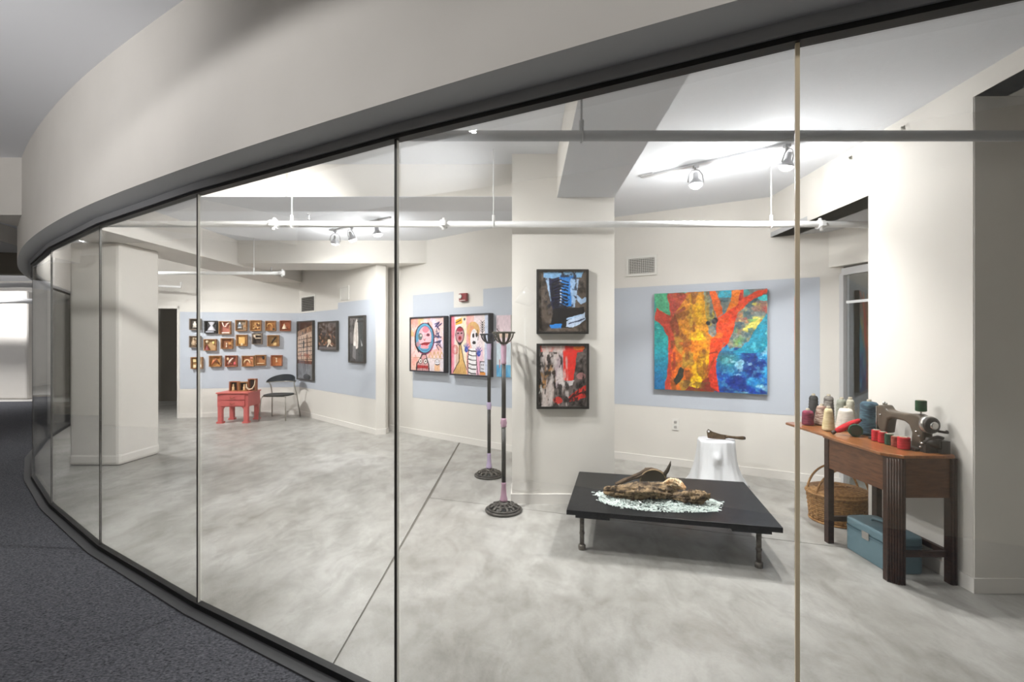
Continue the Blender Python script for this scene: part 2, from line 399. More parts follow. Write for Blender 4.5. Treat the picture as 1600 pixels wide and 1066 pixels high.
baseboard(wall_paint, WL['w3'], 0, WL['w3'].len); baseboard(wall_tree, WL['w5'], 0, WL['w5'].len)
MB().prism([(-2.1-0.01, 7.225-0.014), (-1.96, 7.266), (-1.956, 7.42), (-1.97, 7.42), (-1.97, 7.28), (-2.1, 7.225)], 0, 0.085).build('baseboard', M['trim'], wall_photos)
MB().prism([(xr(2.69)-0.014, 2.68), (xr(2.69), 2.68), (xr(3.53), 3.545), (xr(3.53)-0.014, 3.545)], 0, 0.085).build('baseboard', M['trim'], wall_right)
MB().box(xr(2.69), 4.5, 2.68, 2.694, 0, 0.085).build('baseboard', M['trim'], wall_right)
# pale blue painted fields
def blue(wall, w, rects):
    for (t0, z0, t1, z1) in rects:
        MB().add([w.pt(t0, z0, 0.002), w.pt(t1, z0, 0.002), w.pt(t1, z1, 0.002), w.pt(t0, z1, 0.002)], [(0, 1, 2, 3)]).build('blue_field', M['blue'], wall, fix=False)
w = WL['w1']; blue(wall_boxes, w, [(d1+0.01, 0.545, w.len, 2.0)])
w = WL['w2']; ts = w.sz(528, 500)[0]; te = w.sz(587, 500)[0]; blue(wall_photos, w, [(0, 0.545, ts, 2.0), (ts, 0.545, te, 2.11)])
w = WL['w3']; a0 = w.sz(645, 500)[0]; a1 = w.sz(709, 500)[0]; a2 = w.sz(755, 500)[0]
blue(wall_paint, w, [(a0, 0.57, a1, 2.165), (a1, 0.57, a2, 1.93), (a2, 0.57, w.len, 2.165)])
w = WL['w5']; blue(wall_tree, w, [(0, 0.675, w.sz(1281, 500)[0], 2.10)])

# ------------------------------------------------------------------ curved header, soffit, channels, glass
b = MB(); n = len(OUT)
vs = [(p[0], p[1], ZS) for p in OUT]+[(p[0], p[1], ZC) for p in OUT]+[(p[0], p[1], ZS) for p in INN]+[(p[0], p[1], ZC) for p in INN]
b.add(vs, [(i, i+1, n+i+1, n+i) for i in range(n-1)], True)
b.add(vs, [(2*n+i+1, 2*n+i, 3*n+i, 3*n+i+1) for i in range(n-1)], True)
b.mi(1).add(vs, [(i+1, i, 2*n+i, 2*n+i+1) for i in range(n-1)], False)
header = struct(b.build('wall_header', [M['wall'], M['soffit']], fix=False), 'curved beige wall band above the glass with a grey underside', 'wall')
def strip(path_a, path_b, z0, z1):
    b = MB(); n = len(path_a)
    for i in range(n-1):
        b.prism([path_a[i], path_a[i+1], path_b[i+1], path_b[i]], z0, z1)
    return b
JC = [(x, y, 0) for x, y in J]
hc = strip(offs(JC, 0.028), offs(JC, -0.028), ZG1+0.012, ZS).build('trim_5', M['channel'])
struct(hc, 'grey metal head channel that holds the top of the glass', 'channel')
strip(offs(JC, 0.020), offs(JC, -0.020), ZG1-0.004, ZG1+0.012).build('gasket', M['black'], hc)
fc = strip(offs(JC, 0.016), offs(JC, -0.016), 0.0, 0.04).build('trim_6', M['black'])
struct(fc, 'black floor channel along the foot of the curved glass', 'channel')
strip(offs(JC, 0.07), offs(JC, 0.016), -0.01, 0.012).build('carpet_edge', M['channel_dark'], fc)
PL = ['clear glass panel at the right edge, nearest the lens', 'clear glass panel right of the tan edge joint, before the sewing table', 'large clear glass panel before the black table and the pillar',
      'clear glass panel before the red side table and the photographs', 'clear glass panel before the left part of the boxes wall and pillar', 'narrow-looking clear glass panel before the left pillar',
      'glass panel second from the left end, full of reflections', 'glass panel at the far left end, seen almost edge on']
for k in range(len(J)-1):
    a = Vector(J[k]); c = Vector(J[k+1]); u = (c-a).normalized(); nn = Vector((-u.y, u.x)); gp = 0.005
    if nn.y > 0: nn = -nn
    a2 = a+u*gp; c2 = c-u*gp; hw = 0.005
    b = MB().prism([tuple(a2+nn*hw), tuple(c2+nn*hw), tuple(c2-nn*hw), tuple(a2-nn*hw)], ZG0, ZG1)
    o = struct(b.build('window_%d' % (k+1), M['glass']), PL[k-1] if 1 <= k <= 8 else 'clear glass panel of the curved wall beyond the frame', 'glass panel')
    near = (k == 2)
    # joint at the left end of this panel
    e0, e1 = (-0.006, 0.004) if near else ((-0.006, 0.006) if k < 5 else (-0.0045, 0.0045))
    q0 = c+u*e0; q1 = c+u*e1
    if k == 2:
        MB().prism([tuple(q0+nn*0.007), tuple(q1+nn*0.007), tuple(q1-nn*0.007), tuple(q0-nn*0.007)], ZG0, ZG1).build('joint', M['seal_tan'], o)
    else:
        MB().prism([tuple(q0+nn*0.006), tuple(q1+nn*0.006), tuple(q1-nn*0.006), tuple(q0-nn*0.006)], ZG0, ZG1).build('joint', M['seal_dark'], o)
        q2 = c-u*0.0074
        if k < 5: MB().prism([tuple(q2+nn*0.0055), tuple(q0+nn*0.0055), tuple(q0-nn*0.0055), tuple(q2-nn*0.0055)], ZG0, ZG1).build('polished_edge', M['glass_edge'], o)

oc = offs(ARC, 3.0); oc2 = offs(ARC, 3.12)
b = MB(); n = len(oc)
for i in range(n-1): b.prism([oc[i], oc[i+1], oc2[i+1], oc2[i]], 0, ZC)
struct(b.build('wall_corridor', M['taupe']), 'curved taupe outer wall of the corridor opposite the glass', 'wall')
# ------------------------------------------------------------------ corridor beyond, far left
b = MB().prism([(-4.68, 4.50), (-4.95, 3.6), (-5.6, 1.5), (-6.0, 1.6), (-5.35, 3.75), (-5.05, 4.95)], 2.76, ZC)
struct(b.build('trim_7', M['wall']), 'beige beam crossing the corridor at the upper left', 'beam')
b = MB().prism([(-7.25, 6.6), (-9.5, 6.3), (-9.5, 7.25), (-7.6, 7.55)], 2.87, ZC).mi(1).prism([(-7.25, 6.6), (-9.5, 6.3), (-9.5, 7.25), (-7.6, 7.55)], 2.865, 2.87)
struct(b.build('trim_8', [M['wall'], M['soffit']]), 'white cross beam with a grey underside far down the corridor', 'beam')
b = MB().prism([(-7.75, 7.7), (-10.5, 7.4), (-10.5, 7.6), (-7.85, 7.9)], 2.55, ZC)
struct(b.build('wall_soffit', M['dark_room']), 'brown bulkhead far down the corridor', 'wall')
b = MB().box(-20, -8.5, 13.0, 13.2, 0, ZC)
struct(b.build('wall_far', M['wall']), 'pale far wall at the end of the corridor', 'wall')
b = MB().prism([(-12.85, 11.6), (-12.05, 11.6), (-11.9, 12.4), (-12.85, 12.4)], 0, 2.7)
pil = struct(b.build('pillar_far', M['wall'], bevel=0.04), 'distant white pillar lit from above at the left edge', 'pillar')
for i, (pts, r, lab) in enumerate([([(-12.5, 10.2, 2.52), (-11.3, 10.0, 2.62), (-11.1, 9.9, 2.62), (-10.6, 10.1, 2.66), (-9.3, 10.4, 2.66)], 0.05, 'bent white duct under the ceiling at the far left'),
                                   ([(-13.5, 10.9, 2.38), (-9.2, 10.9, 2.38)], 0.06, 'straight white duct above the distant pillar')]):
    tag(MB().tube(pts, r, 10).build('ceiling_duct', M['pipe_white']), lab, 'duct', 'white ducts far down the corridor')

# ------------------------------------------------------------------ sprinkler pipes
def pipe(name, label, pts, r, m, couplings=(), hangers=(), heads=()):
    t = thing(name, label, 'pipe', pts[0], 0, 'sprinkler pipes under the ceiling')
    o = Vector(pts[0]); L = lambda p: tuple(Vector(p)-o)
    MB().tube([L(p) for p in pts], r, 14).build('pipe', m, t)
    for x, y, z in couplings:
        b = MB().tube([L((x-0.028, y, z)), L((x+0.028, y, z))], r*1.45, 12)
        b.tube([L((x, y-0.012, z-0.055)), L((x, y+0.012, z+0.055))], 0.014, 8).tube([L((x-0.03, y-r*1.5, z+0.01)), L((x+0.03, y-r*1.5, z-0.01))], 0.012, 6)
        b.box(*[v for k in range(3) for v in ((x, y, z)[k]-o[k]-(0.018, 0.05, 0.02)[k], (x, y, z)[k]-o[k]+(0.018, 0.05, 0.02)[k])])
        b.build('coupling', m, t)
    for x, y, z, zt in hangers:
        b = MB().tube([L((x, y, z+r)), L((x, y, zt))], 0.006, 6).build('hanger_rod', m, t)
        q = MB().tube([L((x, y+r*1.15*math.cos(a), z+r*1.15*math.sin(a))) for a in [i*math.pi/8 for i in range(16)]], 0.006, 6, closed=True)
        q.tube([L((x, y, z+r)), L((x, y, z+r+0.05))], 0.013, 8).build('hanger_ring', m, b)
    for x, y, z, s in heads:
        MB().lathe([(0.011, 0), (0.011, 0.03), (0.006, 0.035), (0.006, 0.055), (0.018, 0.058), (0.018, 0.062)], 10, L((x, y, z+r)) if s > 0 else L((x, y, z-r-0.06))).build('sprinkler_head', M['lamp_metal'], t)
    return t
ZP = 2.46
pipe('sprinkler_pipe', 'grey ceiling pipe crossing the view near the glass', [(-1.05, 2.3, ZP), (3.85, 2.3, ZP)], 0.026, M['pipe_grey'],
     [(-0.66, 2.3, ZP)], [(0.342, 2.3, ZP, 2.74)])
pipe('sprinkler_pipe', 'long white ceiling pipe passing before the square pillar', [(-3.6, 4.07, ZP+0.008), (2.90, 4.07, ZP+0.008), (3.12, 4.07, ZP)], 0.027, M['pipe_white'],
     [(-2.075, 4.07, ZP+0.008), (-0.596, 4.07, ZP+0.008), (2.69, 4.07, ZP+0.005)], [(-1.918, 4.07, ZP+0.008, ZC), (-0.162, 4.07, ZP+0.008, ZC), (2.258, 4.07, ZP+0.008, ZD)],
     [(-1.768, 4.07, ZP+0.008, 1)])
pipe('sprinkler_pipe', 'white ceiling pipe under the long beam before the boxes wall', [(-5.6, 6.95, ZP), (-3.42, 6.95, ZP)], 0.024, M['pipe_white'],
     [(-3.42, 6.95, ZP)], [(-3.84, 6.95, ZP, ZD)], [(-3.58, 6.95, ZP, 1)])
pipe('sprinkler_pipe', 'short thin white pipe with upturned end above the doorway', [(-7.6, 8.3, 2.5), (-6.02, 8.5, 2.43), (-6.02, 8.5, 2.52)], 0.022, M['pipe_white'], [], [(-6.45, 8.44, 2.45, ZC)])

# ------------------------------------------------------------------ track lights
def aim(o, d):
    o.rotation_mode = 'QUATERNION'; o.rotation_quaternion = Vector(d).to_track_quat('-Z', 'Y')
def track_light(name, label, p0, p1, lamps, power, group='track lights', size=1.0, spread=125, zc=ZD, spill=0.16):
    """p0,p1: ends of the rail on the ceiling; lamps: (fraction, aim vector)"""
    t = thing(name, label, 'track light', (p0[0], p0[1], zc), 0, group); o = Vector((p0[0], p0[1], zc))
    d = Vector((p1[0]-p0[0], p1[1]-p0[1], 0)); n = Vector((-d.y, d.x, 0)).normalized()*0.018
    b = MB().prism([tuple((-n)[:2]), tuple((d-n)[:2]), tuple((d+n)[:2]), tuple(n[:2])], -0.02, -0.001)
    b.build('rail', M['lamp_track'], t)
    e = d.normalized()*0.12; n2 = n*2.2
    MB().prism([tuple((-n2)[:2]), tuple((e-n2)[:2]), tuple((e+n2)[:2]), tuple(n2[:2])], -0.014, -0.001).build('feed_plate', M['lamp_track'], t)
    for lamp in lamps:
        fr, ax = lamp[:2]; mul = lamp[2] if len(lamp) > 2 else 1.0
        ax = Vector(ax).normalized(); c = d*fr
        R = ax.to_track_quat('-Z', 'Y').to_matrix().to_4x4()
        head = bpy.data.objects.new('lamp_head', None); COL.objects.link(head); head.parent = t; head.empty_display_size = 0.05
        hc = c+Vector((0, 0, -0.155))
        head.matrix_local = Matrix.Translation(hc) @ R
        MB().tube([(c.x, c.y, -0.015), (c.x, c.y, -0.06)], 0.013, 8).box(c.x-0.02, c.x+0.02, c.y-0.02, c.y+0.02, -0.04, -0.018).build('stem', M['lamp_metal'], t)
        yk = MB()
        for s in (-1, 1):
            yk.tube([(0, 0, 0.10), (s*0.03, 0, 0.095), (s*0.058, 0, 0.06), (s*0.066, 0, 0.01), (s*0.066, 0, -0.01)], 0.006, 6)
        yk.build('yoke', M['lamp_metal'], head)
        MB().lathe([(0.02, 0.075), (0.022, 0.03), (0.028, 0.015), (0.045, 0.0), (0.060, -0.022), (0.061, -0.03), (0.057, -0.03), (0.052, -0.02)], 20, caps=False).build('reflector', M['lamp_metal'], head)
        MB().lathe([(0.004, -0.062), (0.028, -0.058), (0.045, -0.046), (0.054, -0.030), (0.048, -0.012), (0.03, 0.0)], 18).build('bulb', M['bulb'], head)
        ld = bpy.data.lights.new('spot', 'SPOT'); ld.energy = power*mul; ld.color = LAMP_COL; ld.spot_size = math.radians(spread); ld.spot_blend = 1.0; ld.shadow_soft_size = 0.05
        lo = bpy.data.objects.new('spot', ld); COL.objects.link(lo); lo.parent = head; lo.location = (0, 0, -0.085)
        pd = bpy.data.lights.new('spill', 'POINT'); pd.energy = power*spill; pd.color = LAMP_COL; pd.shadow_soft_size = 0.05
        po = bpy.data.objects.new('spill', pd); COL.objects.link(po); po.parent = head; po.location = (0, 0, -0.085)
    return t
track_light('track_light', 'track rail with lit bulbs above the black table and tree painting', (1.20, 4.33), (2.36, 3.40),
            [(0.33, (0.0, -0.05, -1)), (0.79, (-0.15, 0.25, -1))], POWER['track_c'], spread=135, spill=0.15)
track_light('track_light', 'short rail of three lit spotlights in the rear bay, left of the pillar', (-2.50, 6.45), (-1.50, 5.75),
            [(0.08, (-0.25, 0.5, -1)), (0.38, (0.25, 0.35, -1)), (0.80, (0.15, 0.1, -1))], POWER['track_b'], spread=135)
track_light('track_light', 'track rail close behind the curved header, mostly hidden by it', (-1.55, 2.75), (-0.92, 3.47),
            [(0.08, (0.75, 0.55, -1)), (0.45, (-1.0, 0.6, -0.7), 2.1), (0.90, (0.3, -0.1, -1))], POWER['track_a'], zc=ZC, spread=120, spill=0.025)  # middle head is added, to brighten the left pillar and floor
track_light('track_light', 'track rail at the far left behind the white pillar', (-6.6, 6.75), (-5.5, 6.95),
            [(0.3, (0.5, 0.45, -1))], POWER['far_left'], zc=ZC, spread=120)
def downlight(label, x, y, power):
    t = thing('downlight', label, 'downlight', (x, y, ZC), 0, 'recessed corridor downlights')
    MB().lathe([(0.085, -0.006), (0.085, -0.001), (0.07, -0.001), (0.066, -0.006)], 24, caps=False).build('trim_ring', M['white_metal_trim'], t)
    MB().lathe([(0.064, -0.004), (0.064, -0.002)], 20).build('lens', M['bulb'], t)
    ld = bpy.data.lights.new('spot', 'SPOT'); ld.energy = power; ld.color = LAMP_COL; ld.spot_size = math.radians(160); ld.spot_blend = 0.12; ld.shadow_soft_size = 0.06
    lo = bpy.data.objects.new('spot', ld); COL.objects.link(lo); lo.parent = t; lo.location = (0, 0, -0.03)
def added_uplight(label, x, y, target, power):
    """an added, unseen uplighter that brightens the corridor ceiling"""
    t = thing('added_uplighter', label, 'floor lamp', (x, y, 0.004), 0)
    MB().lathe([(0.15, 0.0), (0.15, 0.02), (0.03, 0.035), (0.015, 0.05)], 24).build('base', M['lamp_metal'], t)
    MB().tube([(0, 0, 0.04), (0, 0, 1.8)], 0.012, 10).build('pole', M['lamp_metal'], t)
    d = Vector(target)-Vector((x, y, 1.9)); R = d.to_track_quat('-Z', 'Y').to_matrix().to_4x4()
    hd = MB().lathe([(0.03, 0.10), (0.06, 0.08), (0.10, -0.06), (0.095, -0.06), (0.05, 0.07)], 20, caps=False).build('reflector', M['lamp_metal'], t)
    hd.matrix_local = Matrix.Translation((0, 0, 1.88)) @ R
    ld = bpy.data.lights.new('added_uplight', 'SPOT'); ld.energy = power; ld.color = LAMP_COL; ld.spot_size = math.radians(105); ld.spot_blend = 1.0; ld.shadow_soft_size = 0.08
    lo = bpy.data.objects.new('added_uplight', ld); COL.objects.link(lo); lo.parent = hd; lo.location = (0, 0, -0.07)
M['white_metal_trim'] = mat('downlight_trim', rgb(225, 225, 222), 0.4)
added_uplight('added unseen uplighter behind the lens, brightening the corridor ceiling', -2.3, -0.3, (-3.2, 1.4, ZC), POWER['added_uplight'])  # added lamp out of view, put in to lift the corridor ceiling
downlight('recessed corridor downlight overhead, left of the lens', -1.7, 0.7, POWER['corridor'])
downlight('added unseen corridor downlight overhead, right behind the lens', 1.2, -0.6, POWER['corridor'])  # this one and the next two are added to light the corridor
downlight('added unseen corridor downlight farther down the carpet', -5.6, 3.0, POWER['corridor']*0.5)
downlight('added unseen corridor downlight at the bend of the carpet', -8.6, 6.4, POWER['corridor']*0.5)
track_light('track_light', 'track rail far down the corridor above the distant pillar', (-12.6, 10.6), (-12.0, 10.6),
            [(0.5, (0.0, 0.25, -1))], POWER['corridor_far'], zc=ZC, spread=130)

# ------------------------------------------------------------------ painted surfaces: colours worked out on a fine grid
def vn(u, v, f, seed):
    r = np.random.RandomState(seed).rand(int(f)+3, int(f)+3)
    x = np.clip(u, 0, 1)*f; y = np.clip(v, 0, 1)*f; i = x.astype(int); j = y.astype(int)
    a = x-i; b_ = y-j; a = a*a*(3-2*a); b_ = b_*b_*(3-2*b_)
    return (r[j, i]*(1-a)+r[j, i+1]*a)*(1-b_)+(r[j+1, i]*(1-a)+r[j+1, i+1]*a)*b_
def fbm(u, v, f, seed, o=4):
    t = 0; w_ = 0.5; s = 0
    for k in range(o): t = t+w_*vn(u, v, f*2**k, seed+k); s += w_; w_ *= 0.55
    return t/s
class Canvas:
    """u to the right, v downwards, both 0..1"""
    def __init__(s, nx, ny, bg, seed=1, warp=0.0):
        s.nx, s.ny, s.seed = nx, ny, seed
        s.u0, s.v0 = np.meshgrid(np.linspace(0, 1, nx), np.linspace(0, 1, ny))
        s.u, s.v = s.u0, s.v0
        if warp:
            s.u = s.u0+(fbm(s.u0, s.v0, 7, seed)-0.5)*warp; s.v = s.v0+(fbm(s.u0, s.v0, 7, seed+50)-0.5)*warp
        s.c = np.ones((ny, nx, 3))*np.array(bg, float)
    def put(s, m, col, a=1.0):
        m = (np.asarray(m, float)*a)[..., None]; s.c = s.c*(1-m)+np.array(col, float)*m; return s
    def ell(s, cx, cy, rx, ry, col, a=1.0, rot=0.0):
        x = s.u-cx; y = s.v-cy; c, n_ = math.cos(rot), math.sin(rot)
        return s.put(((x*c+y*n_)/rx)**2+((-x*n_+y*c)/ry)**2 < 1, col, a)
    def ring(s, cx, cy, rx, ry, w, col, a=1.0, rot=0.0):
        x = s.u-cx; y = s.v-cy; c, n_ = math.cos(rot), math.sin(rot)
        d = np.sqrt(((x*c+y*n_)/rx)**2+((-x*n_+y*c)/ry)**2); return s.put(abs(d-1) < w, col, a)
    def poly(s, pts, col, a=1.0):
        ins = np.zeros_like(s.u, bool); n = len(pts)
        for i in range(n):
            x0, y0 = pts[i]; x1, y1 = pts[(i+1) % n]
            if y0 == y1: continue
            c = ((y0 > s.v) != (y1 > s.v)) & (s.u < (x1-x0)*(s.v-y0)/(y1-y0)+x0); ins ^= c
        return s.put(ins, col, a)
    def rect(s, x0, y0, x1, y1, col, a=1.0): return s.put((s.u > x0) & (s.u < x1) & (s.v > y0) & (s.v < y1), col, a)
    def line(s, pts, w, col, a=1.0):
        d = np.full(s.u.shape, 9.0)
        for (x0, y0), (x1, y1) in zip(pts, pts[1:]):
            dx, dy = x1-x0, y1-y0; t = np.clip(((s.u-x0)*dx+(s.v-y0)*dy)/(dx*dx+dy*dy+1e-9), 0, 1)
            d = np.minimum(d, np.hypot(s.u-x0-t*dx, s.v-y0-t*dy))
        return s.put(d < w, col, a)
    def blot(s, f, seed, lo, hi, col, a=1.0, st=(1, 1), mask=None):
        n = fbm(s.u0*st[0] % 1.0, s.v0*st[1] % 1.0, f, seed); m = np.clip((n-lo)/(hi-lo), 0, 1)
        if mask is not None: m = m*mask
        return s.put(m, col, a)
    def grain(s, amt, f, seed):
        n = fbm(s.u0, s.v0, f, seed)-0.5; s.c = np.clip(s.c*(1+amt*n[..., None]), 0, 255); return s
    def build(s, name, m, parent, x0, x1, z0, z1, y, relief=0.0):
        nx, ny = s.nx, s.ny
        X = x0+(x1-x0)*s.u0; Z = z1-(z1-z0)*s.v0; Y = np.full_like(X, y)
        if relief: Y = Y-relief*fbm(s.u0, s.v0, 22, s.seed+9)
        co = np.stack([X, Y, Z], -1).reshape(-1, 3)
        i = np.arange(nx*ny).reshape(ny, nx)
        q = np.stack([i[1:, :-1], i[1:, 1:], i[:-1, 1:], i[:-1, :-1]], -1).reshape(-1, 4)
        me = bpy.data.meshes.new(name); me.vertices.add(len(co)); me.vertices.foreach_set('co', co.ravel())
        me.loops.add(q.size); me.loops.foreach_set('vertex_index', q.ravel().astype(np.int32))
        me.polygons.add(len(q)); me.polygons.foreach_set('loop_start', np.arange(0, q.size, 4, dtype=np.int32))
        me.update(calc_edges=True); me.validate()
        at = me.color_attributes.new('paint', 'FLOAT_COLOR', 'POINT')
        c = np.clip(s.c, 0, 255).reshape(-1, 3)/255.0
        c = np.where(c <= 0.04045, c/12.92, ((c+0.055)/1.055)**2.4)
        at.data.foreach_set('color', np.concatenate([c, np.ones((len(c), 1))], 1).ravel())
        me.materials.append(m); o = bpy.data.objects.new(name, me); COL.objects.link(o); o.parent = parent
        return o
M['paint'] = vcol_mat('oil_paint', 0.4, bump=(90, 0.35)); M['print'] = vcol_mat('printed_photo', 0.25, coat=0.3); M['figure'] = vcol_mat('acrylic_paint', 0.5)
M['frame_black'] = mat('black_frame_wood', rgb(24, 23, 24), 0.35); M['frame_navy'] = mat('ink_black_canvas_edge', rgb(38, 37, 50), 0.5)
M['frame_brown'] = mat('dark_brown_frame', rgb(58, 54, 50), 0.4)

def framed(name, label, cat, w, t0, t1, z0, z1, depth, border, fm, canvas, cm, group=None, lip=0.012, relief=0.0):
    """a picture on wall w: frame of four rails, backing and the picture itself"""
    p = w.pt(t0, z0, 0.004); t = thing(name, label, cat, p, w.rz, group); W_, H_ = t1-t0, z1-z0
    if border:
        fr = MB().box(0, W_, -depth, -0.002, 0, border).box(0, W_, -depth, -0.002, H_-border, H_).box(0, border, -depth, -0.002, border, H_-border).box(W_-border, W_, -depth, -0.002, border, H_-border)
        fr.box(border, W_-border, -depth+lip+0.004, -0.002, border, H_-border).build('frame', fm, t)
        canvas.build('picture', cm, t, border, W_-border, border, H_-border, -depth+lip+0.0035)
    else:
        MB().box(0, W_, -depth, -0.002, 0, H_).build('canvas', fm, t)
        canvas.build('picture', cm, t, 0, W_, 0, H_, -depth-0.001, relief)
    return t

# --- tree painting
c = Canvas(190, 180, (28, 120, 190), 3, 0.05)
u, v = c.u, c.v
c.put(np.clip((0.75-v)*2, 0, 1)*(u > 0.5), (20, 150, 180)); c.blot(5, 21, 0.45, 0.62, (12, 50, 150), 0.9, mask=(v > 0.62)*(u > 0.5)); c.blot(9, 22, 0.52, 0.7, (60, 170, 215), 0.8, mask=(v > 0.5)*(u > 0.5))
c.blot(8, 27, 0.5, 0.62, (15, 40, 120), 0.8, mask=(v > 0.5)*(u > 0.55))
c.put(np.clip(1.2-abs(u-0.66)*6, 0, 1)*np.clip(1.1-abs(v-0.68)*7, 0, 1), (62, 140, 140), 0.9)
c.put((u < 0.3), (28, 165, 160)); c.put((u < 0.3)*np.clip((v-0.45)*2.2, 0, 1), (20, 110, 165)); c.blot(8, 24, 0.55, 0.65, (15, 110, 130), 0.8, mask=(u < 0.3)*(v > 0.3)); c.blot(11, 64, 0.6, 0.68, (110, 205, 200), 0.7, mask=(u < 0.3)*(v > 0.3)*(v < 0.6))
c.poly([(0, 0), (0.14, 0), (0.17, 0.25), (0, 0.14)], (70, 160, 120))
c.poly([(0.46, 0), (1, 0), (1, 0.2), (0.95, 0.46), (0.7, 0.56), (0.6, 0.45), (0.5, 0.4)], (118, 128, 124)); m = (u > 0.46)*(v < 0.55)*(u-0.2 < 1)
c.blot(12, 31, 0.45, 0.6, (160, 110, 96), 0.8, mask=m*(u > 0.74)); c.blot(9, 32, 0.5, 0.62, (212, 200, 92), 0.95, mask=m*(u > 0.74)*(v > 0.14)); c.blot(14, 33, 0.5, 0.6, (60, 96, 110), 0.8, mask=m); c.blot(10, 36, 0.55, 0.66, (170, 66, 60), 0.8, mask=m*(u > 0.74)*(v < 0.32)); c.blot(8, 37, 0.52, 0.66, (128, 190, 100), 0.8, mask=m*(u > 0.72)*(v > 0.28))
c.rect(0.6, 0, 0.72, 0.07, (40, 160, 185)); c.ell(0.97, 0.085, 0.05, 0.03, (60, 200, 205)); c.ell(0.82, 0.03, 0.03, 0.03, (70, 150, 150))
c.poly([(0.93, 0.33), (1, 0.24), (1, 0.6), (0.72, 0.6), (0.85, 0.5)], (22, 140, 170), 0.95); c.blot(12, 38, 0.55, 0.62, (140, 220, 225), 0.8, mask=(u > 0.92)*(v > 0.25)*(v < 0.45))
# trunk
c.poly([(0.14, 0), (0.46, 0), (0.48, 0.25), (0.53, 0.46), (0.56, 0.6), (0.57, 0.75), (0.58, 1), (0.11, 1), (0.13, 0.75), (0.14, 0.45), (0.10, 0.36), (0, 0.27), (0, 0.14), (0.17, 0.25)], (205, 130, 30))
c.poly([(0.13, 0.02), (0.34, 0.0), (0.20, 0.2), (0.22, 0.5), (0.2, 0.8), (0.16, 1), (0.11, 1), (0.13, 0.75), (0.14, 0.45), (0.10, 0.36), (0, 0.27), (0, 0.14), (0.16, 0.24)], (192, 62, 44))
c.poly([(0.14, 0.0), (0.34, 0.0), (0.2, 0.2), (0.17, 0.24)], (168, 62, 52))
tm = (u > 0.16)*(u < 0.56)
c.blot(7, 41, 0.42, 0.6, (235, 172, 20), 0.95, st=(1, 0.55), mask=tm*(u > 0.3)); c.blot(9, 42, 0.5, 0.64, (246, 205, 20), 0.9, st=(1, 0.5), mask=tm*(u > 0.34)); c.blot(8, 43, 0.48, 0.62, (176, 138, 50), 0.9, st=(1, 0.6), mask=tm*(u < 0.36)*(u > 0.2)); c.blot(10, 44, 0.5, 0.62, (226, 100, 20), 0.85, st=(1, 0.6), mask=tm*(v > 0.5))
c.put(np.clip(1-abs(u-0.42)*9, 0, 1)*np.clip(1.2-abs(v-0.2)*5, 0, 1), (248, 196, 22), 0.9); c.put(np.clip(1-abs(u-0.43)*12, 0, 1)*np.clip(1.2-abs(v-0.75)*4, 0, 1), (250, 206, 16), 0.9)
c.blot(16, 48, 0.56, 0.66, (120, 66, 28), 0.7, st=(1, 0.6), mask=tm); c.line([(0.2, 0.22), (0.29, 0.15)], 0.014, (150, 74, 50)); c.line([(0.2, 0.24), (0.22, 0.3)], 0.01, (110, 46, 26)); c.line([(0.22, 0.32), (0.23, 0.42)], 0.016, (140, 60, 44), 0.8); c.line([(0.19, 0.62), (0.19, 0.78)], 0.013, (150, 44, 34), 0.8)
c.poly([(0.44, 0.97), (0.44, 0.9), (0.52, 0.84), (0.58, 0.86), (0.6, 1), (0.3, 1), (0.33, 0.96)], (130, 40, 30)); c.poly([(0.5, 0.82), (0.58, 0.62), (0.57, 0.75), (0.6, 1), (0.52, 0.95)], (206, 52, 30))
c.blot(20, 49, 0.5, 0.6, (110, 80, 40), 0.7, mask=(v > 0.9)*(u > 0.28)*(u < 0.52))
# red limb
c.poly([(0.52, 0.48), (0.57, 0.44), (0.585, 0.26), (0.66, 0.22), (0.70, 0.1), (0.72, 0), (0.79, 0), (0.80, 0.09), (0.9, 0.03), (1, 0), (1, 0.03), (0.88, 0.1), (0.76, 0.22), (0.73, 0.34), (0.68, 0.5), (0.6, 0.6), (0.57, 0.7), (0.5, 0.75), (0.52, 0.55)], (228, 66, 26))
c.poly([(0.51, 0), (0.57, 0.0), (0.61, 0.1), (0.64, 0.22), (0.58, 0.26), (0.55, 0.12)], (236, 98, 26)); c.poly([(0.70, 0.1), (0.72, 0), (0.78, 0), (0.76, 0.15), (0.66, 0.22)], (240, 124, 24))
c.line([(0.79, 0.0), (0.78, 0.1)], 0.012, (190, 40, 30)); c.blot(12, 52, 0.55, 0.66, (244, 128, 30), 0.8, mask=(u > 0.5)*(u < 0.62)*(v > 0.42)*(v < 0.62)); c.blot(15, 53, 0.56, 0.66, (190, 40, 26), 0.7, mask=(u > 0.58)*(u < 0.78)*(v < 0.5)*(abs((u-0.58)-(0.5-v)*0.42) < 0.08))
c.line([(0.5, 0.78), (0.56, 0.66)], 0.012, (160, 56, 30), 0.8); c.line([(0.52, 0.62), (0.58, 0.6)], 0.008, (120, 40, 30), 0.8)
c.ell(0.56, 0.29, 0.028, 0.03, (24, 30, 48)); c.ell(0.5, 0.31, 0.022, 0.025, (28, 40, 50)); c.ell(0.54, 0.4, 0.03, 0.06, (130, 140, 138))
c.poly([(0.25, 0.76), (0.285, 0.8), (0.25, 0.92), (0.22, 0.95), (0.19, 0.9), (0.21, 0.84)], (44, 48, 40))
